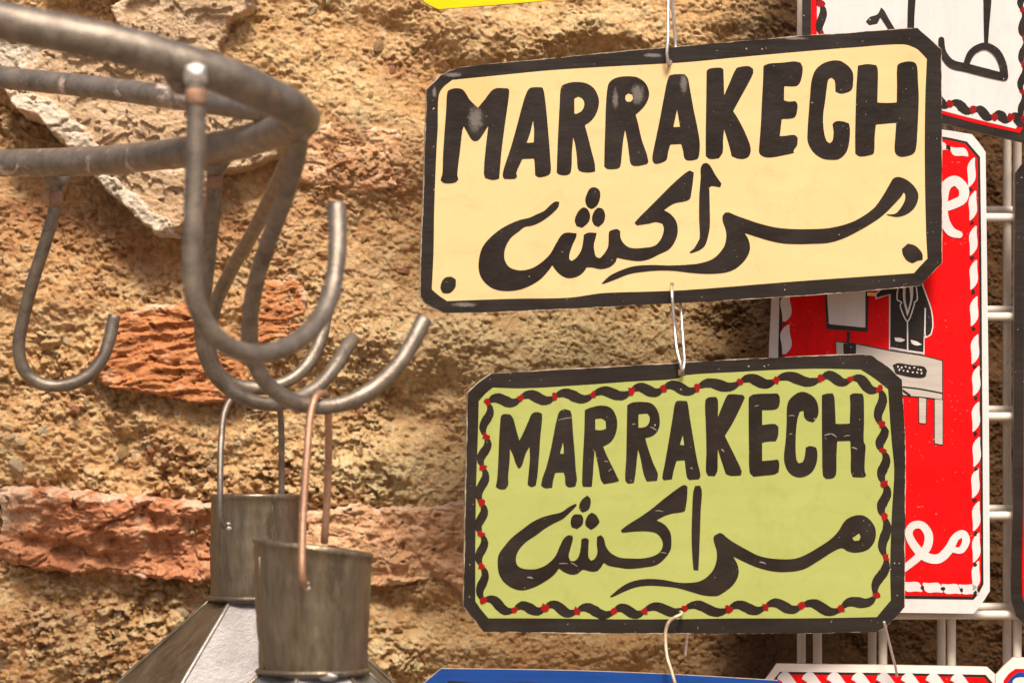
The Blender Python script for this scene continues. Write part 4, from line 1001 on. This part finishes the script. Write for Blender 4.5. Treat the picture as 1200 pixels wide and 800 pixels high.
# ---------------------------------------------------------------- lanterns
def ring_mesh(name, rings, mat, parent, seg=40, smooth=True, closed_top=False, label=None, phase=0.0, lean=True):
    verts = []; faces = []
    for (c, r, tiltv) in rings:
        for k in range(seg):
            a = 2 * math.pi * k / seg + phase
            r_ = r; r = r_ * (1 + .010 * math.sin(2 * a + c.z * 90) + .007 * math.sin(5 * a + c.z * 160 + 1) + .004 * math.sin(9 * a - c.z * 210))
            verts.append(c + Vector((math.sin(a) * r, -math.cos(a) * r, math.sin(a) * r * tiltv + math.cos(a) * r * (.075 if lean else 0)))); r = r_
    for i in range(len(rings) - 1):
        for k in range(seg):
            a = i * seg + k; b = i * seg + (k + 1) % seg
            faces.append((a, a + seg, b + seg, b))
    return mesh_obj(name, verts, faces, mat, parent, smooth=smooth, label=label)

def lantern(label, cx, d, top, bot, wtop, wbot, roofdy, slope, phase, handle_pts, wire_mat, tilt=0.0, hole=None, group='lanterns hanging from the hooks', bright=(0, 3)):
    root = empty('lantern', P(cx, top, d))
    tagtop(root, label, 'lantern', group)
    k = KPX * d
    Z = lambda py: Vector((0, 0, -(py - top) * k))
    r0 = wtop / 2 * k; r1 = wbot / 2 * k
    rings = []
    th = .0007
    rings.append((Z(top + 6), r0 - th * 2, tilt)); rings.append((Z(top + .5), r0 - th, tilt)); rings.append((Z(top - 1.0), r0 + .0000, tilt))
    rings.append((Z(top - .2), r0 + .0008, tilt)); rings.append((Z(top + 2.2), r0 + .0011, tilt)); rings.append((Z(top + 5), r0 + .0006, tilt)); rings.append((Z(top + 6.5), r0, tilt))
    N = 14
    for i in range(1, N + 1):
        t = i / N; y = top + 6.5 + (bot - top - 6.5) * t
        rings.append((Z(y), r0 * (1 - t) + r1 * t + .0002 * math.sin(i * 2.1), tilt * (1 - t * .5)))
    nk = ring_mesh('neck', rings, M_TIN, root, 48)
    inner = ring_mesh('neck_lining', [(Z(top + .5), r0 - th, tilt), (Z(top + 20), r0 - .0014, tilt), (Z(bot), r1 - .0014, tilt * .5)], M_TIN, nk, 48)
    # collar bead where the neck meets the roof
    col = ring_mesh('collar', [(Z(bot - 4), r1 + .0002, 0), (Z(bot - 2.5), r1 + .0014, 0), (Z(bot), r1 + .0018, 0), (Z(bot + 2), r1 + .0012, 0), (Z(bot + 3), r1 - .001, 0)], M_TIN, root, 48)
    # six-sided roof of separate sheets, each with a soldered seam
    re = r1 + roofdy * slope * k
    for s in range(6):
        a0 = phase + s * math.pi / 3; a1 = a0 + math.pi / 3
        dirs = [Vector((math.sin(a), -math.cos(a), 0)) for a in (a0, a1)]
        nr = Vector((math.sin((a0 + a1) / 2), -math.cos((a0 + a1) / 2), 0))
        zt = Z(bot + .5); zb = Z(bot + roofdy)
        vs = []; fs = []; nu, nv = 8, 14
        for j in range(nv + 1):
            for i in range(nu + 1):
                u = i / nu; v = j / nv; rr = (r1 - .001) * (1 - v) + re * v
                p = (dirs[0] * (1 - u) + dirs[1] * u) * rr + zt * (1 - v) + zb * v
                p += nr * (.0011 * math.sin(u * math.pi) * math.sin(v * math.pi) * (1 if s % 2 else -.8))
                vs.append(p)
        for j in range(nv):
            for i in range(nu):
                a = j * (nu + 1) + i; fs.append((a, a + nu + 1, a + nu + 2, a + 1))
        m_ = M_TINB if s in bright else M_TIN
        mesh_obj('roof_panel', vs, fs, m_, root, smooth=True)
        tube('seam', [dirs[0] * (r1 - .0006) + zt, dirs[0] * ((r1 + re) / 2) + (zt + zb) / 2 + dirs[0] * .0004, dirs[0] * re + zb], .0011, M_WELD if s == 0 else M_TIN, root, n=4, seg=8)
    # lower rim and hexagonal body frame
    hexp = [Vector((math.sin(phase + s * math.pi / 3), -math.cos(phase + s * math.pi / 3), 0)) for s in range(7)]
    body = 0.10
    for s in range(6):
        a, b = hexp[s] * re + Z(bot + roofdy), hexp[s + 1] * re + Z(bot + roofdy)
        tube('rim', [a, (a + b) / 2, b], .0016, M_TIN, root, n=2, seg=8)
        tube('post', [a, a - Vector((0, 0, body / 2)), a - Vector((0, 0, body))], .0018, M_TIN, root, n=2, seg=8)
        tube('rim', [a - Vector((0, 0, body)), (a + b) / 2 - Vector((0, 0, body)), b - Vector((0, 0, body))], .0018, M_TIN, root, n=2, seg=8)
    for sa in ((-1.05, -.1) if wtop > 120 else (-.75, .5)):
        sd_ = Vector((math.sin(sa), -math.cos(sa), 0))
        za, zb_ = Z(top + 9), Z(bot - 3)
        tube('neck_seam', [sd_ * (r0 - .0003) + za, sd_ * ((r0 + r1) / 2 - .0003) + (za + zb_) / 2, sd_ * (r1 - .0003) + zb_], .00075, M_TIN, root, n=4, seg=8)
    lump('solder', Vector((math.sin(.35), -math.cos(.35), 0)) * (r1 + .0008) + Z(bot - 2), .0022, M_TINB, root, (2.2, .6, 1), 12)
    h = tube('handle', [P(*p) - root.location for p in handle_pts], .0019 if wire_mat is M_COPPER else .0018, wire_mat, root, n=6, seg=14)
    if hole:
        lump('rivet_hole', P(*hole) - root.location, .0030, M_TIN, root, (1, .45, .8), 9)
        lump('rivet_hole', P(hole[0] + 1.5, hole[1] + 3, hole[2] - .0012) - root.location, .0015, M_WELD, root, (1.3, .5, .8), 10)
    return root

ln1 = lantern("tarnished tin lantern on the rear hook, its sky-bright roof panel showing", 299, 1.36, 580, 701, 102, 106, 140, 1.09, math.radians(-28.7),
        [(263,616,1.318),(259,606,1.316),(258,570,1.318),(259,520,1.328),(264,480,1.338),(276,462,1.345),(294,453,1.355),(312,452,1.362),(324,462,1.372),(329,490,1.384),(330,540,1.394),(330,588,1.397)], M_RACK,
        0.0, (266,616,1.321))
d2 = 1.175
ln2 = lantern("tin lantern neck with coppery wire handle on the longest hook, nearest the viewer", 366.5, d2, 640, 786, 137, 128, 120, 1.1, math.radians(-12),
        [(357,686,1.137),(354.5,676,1.134),(354,640,1.138),(356,590,1.146),(360,530,1.154),(364,485,1.162),(370,465,1.167),(377,461,1.174),(383,466,1.183),(385,500,1.192),(384,570,1.200),(380,636,1.204)], M_COPPER,
        -.125, (358,686,1.1385), bright=(0, 1, 2, 3, 4, 5))

# ---------------------------------------------------------------- wire grids
def wire_grid(label, xs, ys, d, x0, x1, y0, y1):
    root = empty('wire_grid', P(1080, 450, d)); tagtop(root, label, 'wire grid', None)
    R0 = .0027
    for x in xs:
        tube('bar', [P(x, y0, d) - root.location, P(x, (y0 + y1) / 2, d) - root.location, P(x, y1, d) - root.location], R0, M_GRID, root, n=6, seg=12, wob=.02)
    for y in ys:
        tube('bar', [P(x0, y, d - .0055) - root.location, P((x0 + x1) / 2, y, d - .0055) - root.location, P(x1, y, d - .0055) - root.location], R0, M_GRID, root, n=6, seg=12, wob=.02)
    return root
wire_grid("cream coated wire display grid hooked right behind the red board, the nearer of two", [958, 1034.5, 1115, 1192, 1270], [138, 255, 371, 488, 604, 720, 836], 1.47, 945, 1290, -80, 900)
wire_grid("cream coated wire display grid set back behind the nearer one", [939, 1022, 1103, 1180, 1258], [130, 246.5, 363, 480, 596, 711, 828], 1.495, 930, 1280, -80, 900)

# ---------------------------------------------------------------- hanging wires
def wire(label, pts, r=.00095, mat=M_WIRE, group=None):
    o = tube('hanging_wire', pts, r, mat, None, n=6, seg=10)
    return tagtop(o, label, 'wire', group)
wire("bright looped wire from which the cream board hangs",
     [(786,-60,1.398),(783.5,-10,1.396),(783,20,1.392),(783,45,1.388),(781.5,64,1.387),(783.5,74,1.389),(787,70,1.398),(791.5,56,1.403),(790,30,1.402),(787.5,0,1.400),(787,-50,1.399)])
wire("bright wire loop joining the cream board to the lime green board",
     [(787,333,1.396),(787.5,345,1.387),(789,366,1.387),(790.5,384,1.388),(793,408,1.383),(797,425,1.379),(799.5,434,1.380),(802,424,1.384),(800.5,400,1.393),(798.5,370,1.400),(797,350,1.403)])
wire("pale looped wire hanging from the lower edge of the green board",
     [(795,715,1.390),(799,719,1.378),(793,722,1.376),(785,727,1.377),(780.5,737,1.378),(780,752,1.378),(782,770,1.376),(787,786,1.374),(791,800,1.373),(797,818,1.378)], .0010, metal("dull copper wire", (0.42, 0.30, 0.18), (0.78, 0.64, 0.44), rough=0.45, metallic=0.5, scale=80))
wire("short broken wire end behind the lower edge of the green board",
     [(805.5,732,1.392),(805,748,1.393),(803,768,1.394)], .0009)
wire("thin grey wire running down to the red and white board",
     [(1036,728,1.40),(1041,748,1.405),(1046,768,1.408),(1050,784,1.412),(1051,792,1.414)], .0008)

# knots
